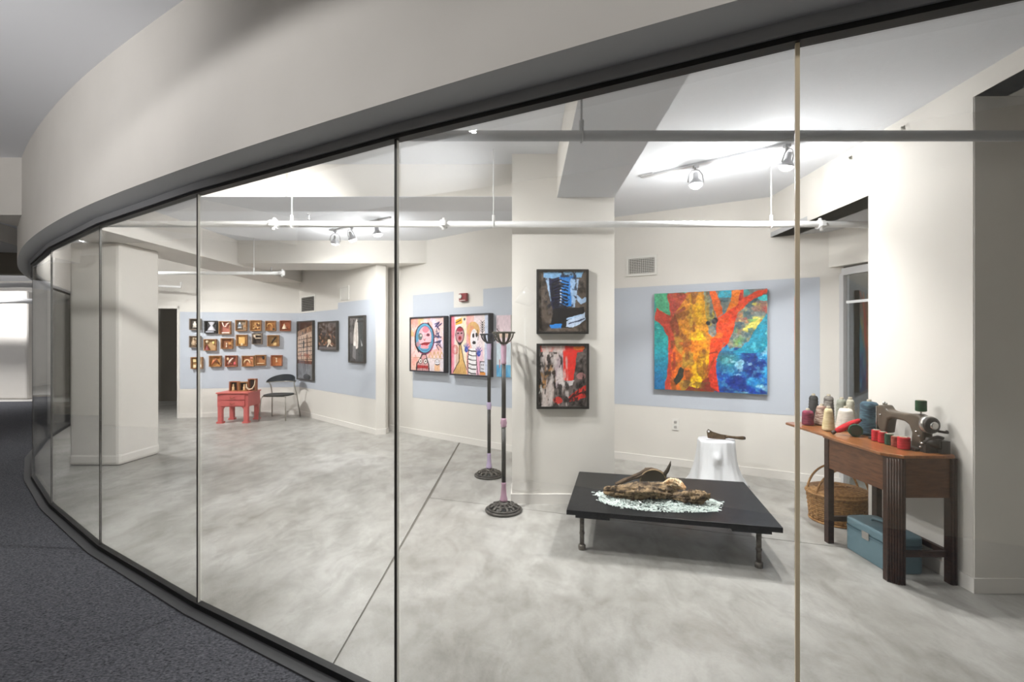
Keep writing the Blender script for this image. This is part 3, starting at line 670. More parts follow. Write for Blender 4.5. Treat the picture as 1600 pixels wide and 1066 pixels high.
c.blot(14, 55, 0.6, 0.66, (170, 215, 235), 0.7, mask=(u > 0.66)*(v > 0.55)); c.blot(26, 56, 0.54, 0.66, (250, 150, 60), 0.22, mask=(u > 0.14)*(u < 0.8)*(v < 0.62)); c.blot(30, 57, 0.55, 0.66, (96, 40, 26), 0.22, mask=(u > 0.12)*(u < 0.62)); c.blot(28, 58, 0.56, 0.66, (120, 200, 210), 0.4, mask=(u > 0.62)*(v > 0.5)); c.grain(0.4, 40, 61); c.grain(0.3, 80, 62)
w = WL['w5']; t0, z1 = w.sz(1024, 461); t1, z1b = w.sz(1199, 450)
framed('tree_painting', 'large abstract painting of an orange and yellow tree on turquoise and blue', 'painting', w, t0, t1, 0.885, 2.005, 0.045, 0, M['frame_brown'], c, M['paint'], relief=0.008)

# --- two prints on the pillar
wp = Wall((0.0, 4.167), (0.913, 4.167))
def boots(base, main, pale, deep, seed, red=False):
    c = Canvas(96, 120, base, seed, 0.05); u, v = c.u, c.v
    c.blot(9, seed, 0.45, 0.7, deep, 0.9); c.blot(12, seed+3, 0.55, 0.7, tuple(x*0.7+60 for x in base), 0.6)
    if not red:
        c.poly([(0.1, 0), (0.95, 0), (0.9, 0.09), (0.1, 0.1)], (140, 190, 235)); c.poly([(0.14, 0.1), (0.42, 0.1), (0.44, 0.6), (0.3, 0.66), (0.22, 0.4)], (24, 30, 66)); c.poly([(0.14, 0.1), (0.2, 0.1), (0.27, 0.5), (0.22, 0.4)], pale)
        c.poly([(0.44, 0.05), (0.8, 0.08), (0.72, 0.56), (0.45, 0.58)], main); c.poly([(0.66, 0.12), (0.84, 0.12), (0.76, 0.58), (0.7, 0.58)], pale, 0.9)
        for k in range(9):
            y = 0.14+0.05*k; c.line([(0.3, y+0.03), (0.46, y), (0.62, y+0.04)], 0.012, (16, 20, 40)); c.ell(0.46, y+0.02, 0.02, 0.012, (220, 232, 245))
        c.poly([(0.3, 0.62), (0.96, 0.58), (0.98, 0.78), (0.7, 0.94), (0.24, 0.95)], (22, 22, 30)); c.poly([(0.58, 0.84), (0.98, 0.68), (0.98, 0.8), (0.78, 0.92), (0.58, 0.93)], (196, 214, 240)); c.poly([(0.22, 0.89), (0.48, 0.88), (0.46, 0.95), (0.26, 0.95)], main)
        c.line([(0.6, 0.8), (0.9, 0.72)], 0.014, pale); c.line([(0.8, 0.42), (0.9, 0.5), (0.98, 0.46)], 0.035, pale); c.line([(0.64, 0.88), (0.96, 0.78)], 0.01, (26, 40, 80)); c.blot(14, seed+8, 0.56, 0.66, (20, 24, 40), 0.8, mask=(u > 0.12)*(u < 0.8)*(v < 0.62))
    else:
        c.poly([(0.02, 0), (0.95, 0), (0.9, 0.1), (0.05, 0.1)], main); c.ell(0.84, 0.03, 0.12, 0.04, (240, 120, 40)); c.poly([(0.5, 0.06), (0.8, 0.08), (0.72, 0.58), (0.52, 0.56)], main)
        c.poly([(0.3, 0.06), (0.5, 0.06), (0.52, 0.66), (0.36, 0.7)], (190, 172, 178), 0.9); c.blot(8, seed+5, 0.5, 0.62, (214, 196, 190), 0.9, st=(1, 0.35), mask=(u > 0.05)*(u < 0.55)); c.blot(11, seed+6, 0.54, 0.64, (176, 120, 60), 0.8, st=(1, 0.5), mask=(u < 0.35)*(v < 0.7)*(v > 0.2))
        c.poly([(0.6, 0.86), (0.98, 0.64), (0.99, 0.84), (0.78, 0.92), (0.62, 0.91)], (216, 52, 46)); c.ell(0.4, 0.9, 0.09, 0.06, (206, 60, 54)); c.ell(0.88, 0.5, 0.09, 0.06, (190, 130, 130), 0.8); c.poly([(0.42, 0.6), (0.74, 0.56), (0.7, 0.66), (0.44, 0.68)], (205, 196, 196))
        c.blot(12, seed+17, 0.5, 0.6, (214, 204, 200), 0.7, st=(1, 0.3), mask=(u < 0.62)); c.blot(15, seed+8, 0.55, 0.64, (30, 26, 28), 0.8, st=(1, 0.6), mask=(v > 0.1)*~((u > 0.5)*(u < 0.78)*(v < 0.58))); c.line([(0.02, 0.78), (0.05, 0.66), (0.06, 0.76)], 0.01, (220, 215, 210)); c.line([(0.64, 0.88), (0.96, 0.76)], 0.012, (60, 20, 24))
    return c.grain(0.3, 30, seed+11)
framed('framed_print', 'black framed print of a blue laced boot, upper one on the square pillar', 'framed print', wp, 0.217, 0.676, 1.513, 2.083, 0.045, 0.02, M['frame_black'], boots((98, 86, 78), (44, 134, 220), (176, 205, 240), (40, 34, 34), 71), M['print'], 'framed boot prints on the pillar')
framed('framed_print', 'black framed print of a red boot, lower one on the square pillar', 'framed print', wp, 0.217, 0.680, 0.85, 1.427, 0.045, 0.02, M['frame_black'], boots((104, 94, 92), (226, 52, 46), (220, 200, 200), (30, 26, 28), 91, True), M['print'], 'framed boot prints on the pillar')

# --- two figure paintings and the edge of a third
K = (30, 24, 34)
def stars(c, x, y, r, seed, n=7):
    rd = random.Random(seed)
    for k in range(n):
        a = rd.uniform(0, 6.3); q = (x+rd.uniform(-r, r)*0.6, y+rd.uniform(-r, r)*0.6)
        c.line([(q[0]-math.cos(a)*r*0.7, q[1]-math.sin(a)*r*0.55), (q[0]+math.cos(a)*r*0.7, q[1]+math.sin(a)*r*0.55)], 0.010, (44, 42, 96))
def fig_a():
    c = Canvas(120, 150, (232, 200, 196), 5, 0.015); u, v = c.u, c.v
    c.blot(5, 5, 0.45, 0.65, (226, 170, 160), 0.8); c.blot(6, 6, 0.5, 0.66, (206, 176, 116), 0.9, mask=(u < 0.5)*(v < 0.35)); c.blot(7, 7, 0.52, 0.62, (222, 208, 232), 0.9, mask=(u > 0.6)); c.put((v > 0.75)*(u < 0.25), (236, 190, 170), 0.8); c.put((v > 0.76)*(u > 0.5), (216, 206, 210), 0.8); c.blot(7, 8, 0.5, 0.6, (224, 150, 140), 0.8, mask=(u < 0.22))
    c.ell(0.42, 0.39, 0.31, 0.305, (150, 60, 110), rot=0.0); c.ell(0.41, 0.385, 0.295, 0.29, K); c.ell(0.42, 0.38, 0.27, 0.275, (90, 158, 190)); c.ring(0.42, 0.39, 0.235, 0.235, 0.04, (60, 120, 160)); c.line([(0.53, 0.1), (0.66, 0.22), (0.70, 0.36), (0.69, 0.46)], 0.016, K); c.line([(0.13, 0.36), (0.14, 0.5), (0.24, 0.64)], 0.022, K)
    c.ell(0.43, 0.36, 0.195, 0.2, (240, 178, 186)); c.ell(0.45, 0.22, 0.1, 0.06, (232, 110, 130), 0.8); c.ell(0.29, 0.35, 0.07, 0.07, (96, 110, 110)); c.ell(0.31, 0.33, 0.03, 0.022, (200, 190, 180)); c.ell(0.53, 0.32, 0.055, 0.03, (140, 60, 80)); c.ell(0.53, 0.32, 0.02, 0.015, K); c.line([(0.4, 0.4), (0.43, 0.42), (0.45, 0.39)], 0.007, (150, 80, 90))
    c.poly([(0.28, 0.5), (0.42, 0.455), (0.62, 0.46), (0.5, 0.52), (0.36, 0.525)], (168, 24, 40)); c.line([(0.28, 0.5), (0.62, 0.46)], 0.007, (80, 10, 30)); c.ell(0.42, 0.55, 0.12, 0.035, (240, 150, 160)); c.ell(0.22, 0.5, 0.06, 0.05, (230, 120, 120), 0.6)
    for k in range(3): stars(c, 0.83, 0.13+0.19*k, 0.10, 20+k)
    for k in range(4): x = 0.55+0.11*k; c.line([(x, 0.75), (x+0.055, 0.64), (x+0.11, 0.75)], 0.008, (196, 160, 90))
    c.line([(0.02, 0.75), (0.98, 0.76)], 0.005, (170, 140, 110), 0.8)
    c.poly([(0.33, 0.68), (0.48, 0.68), (0.5, 0.76), (0.57, 0.88), (0.58, 1), (0.15, 1), (0.17, 0.87), (0.28, 0.76)], K); c.poly([(0.36, 0.7), (0.46, 0.7), (0.48, 0.78), (0.54, 0.88), (0.55, 1), (0.19, 1), (0.2, 0.88), (0.31, 0.78)], (205, 150, 150))
    for x in (0.3, 0.45): c.ell(x, 0.82, 0.055, 0.045, (238, 226, 220)); c.ring(x, 0.82, 0.055, 0.045, 0.16, K); c.ell(x+0.005, 0.82, 0.02, 0.018, K)
    c.rect(0.2, 0.9, 0.54, 0.96, (176, 30, 36))
    for k in range(7): c.line([(0.2+k*0.055, 0.89), (0.2+k*0.055, 1)], 0.006, (70, 16, 24))
    c.rect(0.72, 0.8, 0.88, 1, (226, 178, 140)); c.ell(0.8, 0.835, 0.075, 0.05, (230, 226, 232)); c.ell(0.77, 0.825, 0.012, 0.012, K); c.ell(0.83, 0.825, 0.012, 0.012, K); c.line([(0.76, 0.865), (0.8, 0.875), (0.85, 0.86)], 0.007, K); c.ring(0.8, 0.835, 0.075, 0.05, 0.08, (90, 70, 80))
    return c.grain(0.25, 30, 9)
def fig_b():
    c = Canvas(130, 150, (240, 226, 224), 8, 0.012); u, v = c.u, c.v
    c.put((u < 0.09), (236, 150, 170)); c.blot(6, 13, 0.45, 0.6, (232, 110, 130), 0.8, st=(1, 0.3), mask=(u < 0.12)); c.put((u > 0.12)*(u < 0.34)*(v > 0.25), (226, 196, 172), 0.7); c.put((u > 0.28)*(u < 0.42), (238, 222, 190), 0.8); c.put((u > 0.42)*(u < 0.62), (238, 186, 176)); c.put((u > 0.62)*(u < 0.85), (240, 222, 226)); c.put((u > 0.42)*(u < 0.52), (236, 160, 160), 0.7); c.put((u > 0.9), (206, 214, 236)); c.put((u > 0.63)*(u < 0.86)*(v > 0.55), (240, 196, 214), 0.8)
    c.ell(0.6, 0.25, 0.17, 0.14, (224, 178, 116)); c.ell(0.56, 0.35, 0.09, 0.18, (232, 160, 120), 0.9); c.poly([(0.13, 0.07), (0.3, 0.03), (0.31, 0.13), (0.12, 0.16)], (244, 176, 44)); c.line([(0.13, 0.12), (0.28, 0.07)], 0.009, K); c.ell(0.37, 0.06, 0.024, 0.024, (40, 44, 80))
    c.put((u > 0.12)*(u < 0.26)*(v > 0.55)*(np.sin(u*190) > 0.2), (186, 150, 140), 0.8)
    c.ell(0.24, 0.33, 0.125, 0.15, (60, 44, 48)); c.ell(0.24, 0.33, 0.105, 0.13, (196, 140, 150)); c.ell(0.24, 0.235, 0.085, 0.035, (170, 40, 70)); c.ell(0.195, 0.3, 0.03, 0.012, K); c.ell(0.285, 0.3, 0.03, 0.012, K); c.ell(0.24, 0.385, 0.042, 0.042, (190, 36, 56)); c.ell(0.24, 0.385, 0.02, 0.018, (60, 10, 24))
    c.poly([(0.17, 0.46), (0.31, 0.46), (0.26, 0.51), (0.22, 0.51)], K); c.poly([(0.22, 0.5), (0.28, 0.5), (0.36, 0.78), (0.44, 1), (0.04, 1), (0.2, 0.8)], (218, 174, 104)); c.line([(0.235, 0.5), (0.22, 0.78), (0.06, 0.97)], 0.009, K); c.line([(0.27, 0.5), (0.34, 0.76), (0.43, 0.92)], 0.009, K)
    for k in range(7): c.line([(0.14+k*0.04, 0.88), (0.12+k*0.045, 1)], 0.005, (150, 104, 60))
    for r in (0.075, 0.05, 0.025): c.ring(0.11, 0.58, r, r, 0.12, (196, 96, 90))
    c.ell(0.62, 0.4, 0.095, 0.17, (238, 232, 236)); c.line([(0.71, 0.25), (0.74, 0.33), (0.72, 0.42)], 0.008, K); c.ell(0.605, 0.34, 0.03, 0.04, K); c.ell(0.69, 0.33, 0.03, 0.04, K); c.ell(0.625, 0.46, 0.045, 0.03, K); c.poly([(0.5, 0.56), (0.66, 0.56), (0.68, 0.7), (0.68, 1), (0.48, 1), (0.47, 0.66)], (240, 238, 240)); c.poly([(0.68, 0.62), (0.74, 0.7), (0.78, 0.86), (0.76, 1), (0.68, 1)], (238, 176, 200))
    for k in range(6): y = 0.585+0.075*k; c.line([(0.48, y), (0.56, y+0.022), (0.67, y+0.02)], 0.0095, K)
    c.line([(0.48, 0.6), (0.45, 0.78), (0.47, 1)], 0.01, K); c.line([(0.68, 0.6), (0.69, 0.85), (0.73, 1)], 0.01, K)
    for (hx, hy) in ((0.415, 0.575), (0.745, 0.64)):
        c.ell(hx, hy, 0.05, 0.05, (40, 72, 176)); c.ell(hx+0.01, hy, 0.015, 0.015, (150, 190, 240))
        for a in (-2.4, -1.95, -1.5, -1.0, -0.5): c.line([(hx, hy), (hx+0.095*math.cos(a), hy+0.11*math.sin(a))], 0.0085, (56, 84, 170))
    c.line([(0.84, 0.35), (0.84, 0.12)], 0.007, K)
    for k in range(5): y = 0.12+0.04*k; c.line([(0.79, y-0.03), (0.84, y+0.02), (0.89, y-0.03)], 0.006, K)
    c.rect(0.77, 0.77, 0.9, 0.95, K); c.rect(0.785, 0.785, 0.9, 0.94, (226, 224, 232)); c.rect(0.77, 0.95, 0.92, 1, (228, 150, 70)); c.ell(0.82, 0.83, 0.012, 0.014, K); c.ell(0.86, 0.83, 0.012, 0.014, K); c.line([(0.81, 0.89), (0.87, 0.9)], 0.007, K)
    return c.grain(0.2, 30, 9)
w = WL['w3']
ta, tb, tc_, td = w.sz(647, 540)[0], w.sz(703, 540)[0], w.sz(709.5, 540)[0], w.sz(773, 540)[0]
framed('figure_painting', 'square painting of a red-lipped face inside a blue oval, left of the pair', 'painting', w, ta, tb-0.02, 0.985, 1.815, 0.09, 0.02, M['frame_navy'], fig_a(), M['figure'], 'figure paintings left of the pillar')
framed('figure_painting', 'square painting of two long-necked figures with blue handprints, right of the pair', 'painting', w, tc_, td-0.02, 0.965, 1.825, 0.09, 0.02, M['frame_navy'], fig_b(), M['figure'], 'figure paintings left of the pillar')
c = Canvas(60, 110, (236, 214, 222), 12, 0.01); c.put(c.v > 0.45, (206, 220, 230)); c.put(c.v > 0.8, (110, 178, 214)); c.blot(6, 3, 0.4, 0.6, (70, 150, 200), 0.8, mask=c.v > 0.82); c.put((c.v > 0.28)*(c.v < 0.36), (226, 196, 170), 0.8)
c.line([(0.02, 0.22), (0.16, 0.26), (0.3, 0.29)], 0.012, (80, 60, 66)); c.line([(0.1, 0.24), (0.06, 0.12), (0.09, 0.06)], 0.01, (80, 60, 66)); c.line([(0.2, 0.24), (0.14, 0.16)], 0.009, (80, 60, 66)); c.rect(0.2, 0.72, 0.26, 0.86, (196, 120, 120)); c.grain(0.2, 20, 4)
framed('landscape_painting', 'pale unframed landscape with a bare branch, half hidden behind the pillar', 'painting', w, w.sz(781, 540)[0]-0.03, w.len-0.02, 0.975, 1.79, 0.03, 0, M['trim'], c, M['figure'])

# --- three photographs on the slanting wall
w = WL['w2']
c = Canvas(70, 130, (196, 168, 146), 14); u, v = c.u, c.v
c.put(v < 0.16-0.1*u, (52, 38, 36)); c.put((v > 0.16-0.1*u)*(v < 0.26-0.1*u), (150, 118, 96)); c.blot(14, 4, 0.5, 0.6, (80, 58, 50), 0.8, mask=(v < 0.26-0.1*u)); c.put(v > 0.7, (118, 118, 122)); c.blot(10, 5, 0.5, 0.65, (86, 86, 92), 0.7, mask=v > 0.72); c.put((v > 0.68)*(v < 0.735), (96, 60, 54))
for k in range(6): c.line([(0.03, 0.32+0.07*k), (0.98, 0.27+0.075*k)], 0.007, (84, 62, 56))
for k in range(6): c.line([(0.1+0.15*k, 0.26), (0.1+0.15*k, 0.69)], 0.012, (92, 66, 58))
c.rect(0.35, 0.33, 0.46, 0.46, (40, 34, 34)); c.rect(0.6, 0.22, 0.66, 0.7, (70, 50, 46)); c.ell(0.62, 0.96, 0.24, 0.05, (24, 24, 26)); c.blot(12, 6, 0.52, 0.62, (150, 90, 74), 0.8, mask=(v > 0.55)*(v < 0.7)); c.grain(0.4, 25, 8)
P = lambda x: w.sz(x, 540)[0]
framed('framed_photo', 'tall framed photograph of a lit building grid, next to the wall corner', 'photograph', w, P(467.5), P(492.5), 0.70, 1.835, 0.05, 0.022, M['frame_brown'], c, M['print'], 'framed photographs on the slanting wall')
c = Canvas(80, 110, (66, 54, 50), 15); u, v = c.u, c.v
c.blot(8, 6, 0.45, 0.65, (120, 112, 112), 0.9, mask=v < 0.5); c.blot(9, 7, 0.5, 0.62, (164, 112, 84), 0.9, mask=(v > 0.4)*(v < 0.86)); c.blot(12, 8, 0.5, 0.6, (28, 24, 26), 0.8); c.ell(0.6, 0.72, 0.09, 0.1, (236, 214, 190)); c.line([(0.6, 0.76), (0.5, 0.9)], 0.03, (230, 214, 196)); c.ell(0.6, 0.57, 0.09, 0.07, (26, 20, 20)); c.put(v > 0.92, (130, 124, 126), 0.7); c.line([(0.62, 0.8), (0.76, 0.88)], 0.02, (226, 204, 184)); c.grain(0.5, 25, 9)
framed('framed_photo', 'small dark framed photograph of a figure, middle of the three', 'photograph', w, P(500.5), P(530), 1.285, 1.80, 0.05, 0.022, M['frame_brown'], c, M['print'], 'framed photographs on the slanting wall')
c = Canvas(70, 130, (96, 92, 92), 16); u, v = c.u, c.v
c.put(v > 0.6, (74, 74, 76)); c.put(u > 0.62, (62, 66, 68)); c.blot(8, 8, 0.5, 0.65, (130, 122, 122), 0.7, mask=(u < 0.4)*(v < 0.6)); c.blot(10, 9, 0.55, 0.64, (44, 36, 36), 0.8, mask=(u < 0.4)); c.poly([(0.5, 0.04), (0.56, 0.08), (0.6, 0.3), (0.62, 0.5), (0.6, 0.68), (0.52, 0.72), (0.36, 0.7), (0.26, 0.62), (0.3, 0.4), (0.38, 0.14)], (222, 214, 208)); c.poly([(0.24, 0.64), (0.44, 0.66), (0.44, 0.96), (0.2, 0.9)], (126, 124, 126)); c.ell(0.38, 0.6, 0.06, 0.05, (250, 246, 240)); c.line([(0.46, 0.12), (0.5, 0.6)], 0.02, (176, 164, 156)); c.poly([(0.78, 0.5), (0.92, 0.64), (0.84, 0.66)], (190, 190, 190)); c.line([(0.55, 0.1), (0.95, 0.1)], 0.02, (40, 40, 42)); c.grain(0.35, 25, 9)
framed('framed_photo', 'framed photograph of a hanging white gown, nearest the wall end', 'photograph', w, P(548.5), P(573), 1.095, 1.86, 0.05, 0.022, M['frame_brown'], c, M['print'], 'framed photographs on the slanting wall')

# ------------------------------------------------------------------ wall fittings
M['white_metal'] = mat('white_enamel', rgb(226, 224, 219), 0.4); M['vent_dark'] = mat('vent_shadow', rgb(34, 33, 32), 0.8); M['vent_grey'] = mat('grey_vent_metal', rgb(176, 174, 170), 0.5, 0.2)
def vent(label, w, t0, t1, z0, z1, grid, fm, bm_, nl=9):
    t = thing('air_vent', label, 'vent', w.pt(t0, z0, 0.003), w.rz, 'air vents high on the walls'); W_, H_ = t1-t0, z1-z0; bd = 0.028
    MB().box(0, W_, -0.012, 0, 0, bd).box(0, W_, -0.012, 0, H_-bd, H_).box(0, bd, -0.012, 0, bd, H_-bd).box(W_-bd, W_, -0.012, 0, bd, H_-bd).build('frame', fm, t)
    MB().box(bd, W_-bd, -0.003, 0, bd, H_-bd).build('duct_opening', bm_, t)
    lv = MB()
    for k in range(nl):
        z = bd+(H_-2*bd)*(k+0.5)/nl; lv.box(bd, W_-bd, -0.009, -0.004, z-0.0026, z+0.0026)
    if grid:
        for k in range(14): x = bd+(W_-2*bd)*(k+0.5)/14; lv.box(x-0.0024, x+0.0024, -0.010, -0.004, bd, H_-bd)
    tag(lv.build('louvre_grid', fm if grid else M['vent_grey'], t), kind='stuff')
w = WL['w5']; vent('white grilled air vent above the tree painting', w, w.sz(979, 415)[0], w.sz(1027, 415)[0], w.sz(1003, 431)[1], w.sz(1003, 400)[1], True, M['white_metal'], M['vent_dark'])
w = WL['w2']; vent('grey louvred air vent high above the tall photograph', w, w.sz(471, 475)[0], w.sz(493, 475)[0], w.sz(482, 487)[1]-0.02, w.sz(482, 462)[1], False, M['white_metal'], M['vent_dark'], 8)
t0 = w.sz(532, 458)[0]; t1 = w.sz(546, 458)[0]; z0 = w.sz(539, 469)[1]; z1 = w.sz(539, 447)[1]
ap = thing('access_panel', 'small square white access panel above the photographs', 'panel', w.pt(t0, z0, 0.003), w.rz)
W_, H_ = t1-t0, z1-z0
MB().box(0, W_, -0.012, 0, 0, 0.025).box(0, W_, -0.012, 0, H_-0.025, H_).box(0, 0.025, -0.012, 0, 0.025, H_-0.025).box(W_-0.025, W_, -0.012, 0, 0.025, H_-0.025).build('frame', M['white_metal'], ap)
MB().box(0.028, W_-0.028, -0.006, 0, 0.028, H_-0.028).build('hatch', M['white_metal'], ap)
w = WL['w3']; t0, z0 = w.sz(720, 472); t1, z1 = w.sz(732, 458)
fa = thing('fire_alarm', 'red wall fire alarm with white strobe above the figure paintings', 'fire alarm', w.pt(t0, z0, 0.003), w.rz)
M['red_plastic'] = mat('red_plastic', rgb(128, 28, 40), 0.35)
MB().box(0, t1-t0, -0.045, 0, 0, z1-z0).build('housing', M['red_plastic'], fa, bevel=0.012)
MB().lathe([(0.012, 0), (0.030, 0.004), (0.030, 0.014), (0.016, 0.02)], 12, smooth=True).build('strobe', M['white_metal'], fa).matrix_local = Matrix.Translation((0.042, -0.045, (z1-z0)*0.6)) @ Matrix.Rotation(math.pi/2, 4, 'X')
MB().box(0.02, t1-t0-0.02, -0.048, -0.04, 0.012, 0.02).build('grille', M['white_metal'], fa)
w = WL['w5']; t0, z0 = w.sz(1050, 672); t1, z1 = w.sz(1061, 655)
ol = thing('wall_outlet', 'white double electrical outlet low under the tree painting', 'outlet', w.pt(t0, z0, 0.002), w.rz); W_, H_ = t1-t0, z1-z0
MB().box(0, W_, -0.007, 0, 0, H_).build('cover_plate', M['white_metal'], ol, bevel=0.003)
for zz in (0.28, 0.72): MB().box(W_*0.3, W_*0.7, -0.010, -0.006, H_*zz-0.014, H_*zz+0.014).build('socket', M['vent_grey'], ol)
M['hook'] = mat('hook_steel', rgb(150, 148, 140), 0.4, 0.6)
for (y, lab) in ((3.72, 'small wall hook high above the alcove'), (3.2, 'small wall hook high above the sewing machine')):
    o = thing('wall_hook', lab, 'hook', (xr(y)-0.002, y, 2.90), 0, 'hooks under the ceiling on the right wall')
    MB().tube([(0, 0, 0.01), (-0.02, -0.01, 0.012), (-0.03, -0.02, 0), (-0.025, -0.03, -0.01), (-0.012, -0.03, -0.012)], 0.004, 6).build('hook_wire', M['hook'], o)
    MB().box(-0.004, 0.001, -0.012, 0.012, 0.0, 0.022).build('hook_plate', M['hook'], o)

# ------------------------------------------------------------------ wooden boxes on the far wall
M['box_wood'] = mat('raw_box_wood', rgb(176, 128, 78), 0.6, noise=(9, rgb(148, 102, 58), 0.35, 0.65, (1, 1, 6))); M['box_grey'] = mat('greyed_box_wood', rgb(128, 112, 98), 0.6); M['box_black'] = mat('black_box_paint', rgb(34, 33, 38), 0.5); M['box_rust'] = mat('reddish_box_wood', rgb(158, 92, 58), 0.6)
def cm_(r, g_, b_): 
    k = 'bit_%d_%d_%d' % (r, g_, b_)
    if k not in M: M[k] = mat('painted_bit', rgb(r, g_, b_), 0.5)
    return M[k]
ROWS = [  # x0,y0,x1,y1 in eighths of a picture point from (280,480); shell; inside colour; look; contents
 [(145,145,285,285,'g',(96,88,82),'grey wooden box holding a small white figure',[('fig',.45,.5,(232,226,216))]),
  (330,172,490,328,'k',(38,37,42),'black box holding a pale hourglass-shaped figure',[('hour',.55,.5,(206,204,212)),('bar',.4,.12,(190,190,200))]),
  (513,178,660,340,'w',(176,104,88),'wooden box with reddish inside and a white ribbon shape',[('vee',.55,.62,(236,214,200)),('bar',.55,.12,(232,220,210))]),
  (717,162,860,300,'w',(150,128,104),'wooden box holding a white animal-like form',[('fig',.35,.55,(226,230,236)),('blk',.35,.5,(90,104,120)),('blk',.82,.45,(176,132,88))]),
  (898,165,1040,300,'w',(206,150,88),'wooden box filled with many small tan pieces',[('dots',.5,.5,(240,204,140)),('dots',.4,.4,(120,74,40))]),
  (1088,172,1220,298,'w',(190,128,70),'wooden box with an amber arch and a dark foot',[('arch',.4,.5,(226,170,100)),('blk',.8,.15,(40,36,30))]),
  (1268,168,1405,300,'r',(160,84,46),'reddish box with a bright cone inside, last in the top row',[('cone',.4,.45,(250,226,196)),('dots',.6,.5,(210,120,70))])],
 [(143,360,285,505,'g',(150,124,98),'greyed wooden box of cream scraps, leftmost in the middle row',[('dots',.5,.5,(214,196,170)),('fig',.35,.45,(196,168,138))]),
  (325,400,480,545,'w',(188,152,106),'wooden box with a dark red cone leaning out of it',[('cone',.25,.3,(122,40,42)),('ball',.75,.68,(244,222,140)),('ball',.22,.78,(236,214,180))]),
  (535,388,685,522,'w',(146,88,48),'wooden box with a white stem and amber shapes',[('stem',.45,.35,(240,228,206)),('blk',.75,.5,(196,140,76))]),
  (725,345,865,487,'w',(206,152,84),'wooden box with a plain honey-coloured inside',[('disc',.5,.5,(226,178,104)),('ball',.5,.14,(240,216,170))]),
  (922,325,1050,465,'g',(52,36,30),'dark-lined box with two pale strips',[('bar',.6,.85,(226,206,180)),('bar',.6,.55,(206,184,160)),('blk',.2,.75,(236,214,190))]),
  (1113,350,1260,490,'w',(168,128,76),'wooden box with a dark slanting shape, rightmost in the middle row',[('slash',.5,.55,(46,34,26)),('blk',.65,.2,(226,190,130))])],
 [(163,625,310,770,'w',(176,138,92),'wooden box with cream panes, leftmost in the bottom row',[('blk',.3,.7,(236,214,160)),('blk',.3,.22,(240,226,186)),('blk',.8,.25,(232,226,214))]),
  (390,607,540,745,'w',(196,140,78),'wooden box with two leaning brown sticks',[('slash2',.6,.5,(120,70,40)),('slash',.35,.45,(216,130,90))]),
  (588,605,740,745,'r',(150,84,66),'wooden box of white and pink curls in the bottom row',[('slash',.4,.5,(236,214,196)),('ball',.8,.25,(226,96,110)),('ball',.2,.7,(240,200,160)),('dots',.5,.6,(206,110,90))]),
  (797,607,950,742,'w',(196,128,84),'wooden box with a curled cream ribbon, left of a touching pair',[('arch',.4,.4,(240,206,160)),('blk',.8,.85,(236,160,130))]),
  (960,597,1095,730,'w',(180,120,72),'wooden box with a black knob, right of a touching pair',[('ball',.75,.72,(30,22,22)),('bar',.5,.2,(226,190,146))]),
  (1155,600,1300,735,'r',(200,124,68),'plain orange wooden box with a tiny white peg, last in the bottom row',[('stem',.48,.55,(246,226,190))])]]
def bit(kind, x, z, S, H, y, col):
    b = MB(); px, pz = x*S, z*H
    if kind == 'fig': b.lathe([(0.2*S, 0), (0.14*S, 0.2*H), (0.19*S, 0.34*H), (0.07*S, 0.4*H), (0.1*S, 0.48*H), (0.02*S, 0.56*H)], 10, (px, y, pz-0.3*H), 1, 0.35)
    elif kind == 'hour': b.lathe([(0.36*S, 0), (0.3*S, 0.1*H), (0.08*S, 0.42*H), (0.28*S, 0.68*H), (0.3*S, 0.72*H)], 12, (px, y, pz-0.3*H), 1, 0.3)
    elif kind == 'bar': b.box(px-0.33*S, px+0.33*S, y-0.01, y+0.012, pz-0.045*H, pz+0.045*H)
    elif kind == 'blk': b.box(px-0.12*S, px+0.12*S, y-0.012, y+0.012, pz-0.12*H, pz+0.12*H)
    elif kind == 'vee': b.tube([(px-0.3*S, y, pz+0.3*H), (px-0.18*S, y, pz), (px, y-0.01, pz-0.05*H), (px+0.15*S, y, pz+0.2*H), (px+0.3*S, y, pz+0.28*H)], 0.012, 6)
    elif kind == 'cone': b.lathe([(0.24*S, 0), (0.2*S, 0.06*H), (0.02*S, 0.5*H)], 12, (px, y-0.01, pz-0.25*H), 1, 0.6)
    elif kind == 'ball': b.lathe([(0.003, -0.03), (0.02, -0.024), (0.03, 0), (0.02, 0.024), (0.003, 0.03)], 10, (px, y, pz), 0.8, 0.6)
    elif kind == 'disc': b.box(px-0.28*S, px+0.28*S, y-0.006, y+0.012, pz-0.3*H, pz+0.3*H)
    elif kind == 'stem': b.lathe([(0.1*S, 0), (0.04*S, 0.05*H), (0.03*S, 0.28*H), (0.06*S, 0.36*H), (0.02*S, 0.42*H)], 8, (px, y, pz-0.2*H))
    elif kind == 'slash': b.tube([(px-0.16*S, y, pz-0.28*H), (px, y-0.012, pz), (px+0.24*S, y, pz+0.28*H)], [0.01, 0.02, 0.012], 6)
    elif kind == 'slash2': b.tube([(px-0.22*S, y, pz+0.28*H), (px+0.26*S, y, pz-0.3*H)], [0.02, 0.012], 6)
    elif kind == 'arch': b.tube([(px+0.26*S*math.cos(a), y, pz-0.1*H+0.32*H*math.sin(a)) for a in [i*math.pi/8 for i in range(9)]], 0.014, 6)
    return b
w = WL['w1']; ordw = ['first', 'second', 'third', 'fourth', 'fifth', 'sixth', 'seventh']; rn = ['top', 'middle', 'bottom']
SH = {'w': M['box_wood'], 'g': M['box_grey'], 'k': M['box_black'], 'r': M['box_rust']}
rd = random.Random(4)
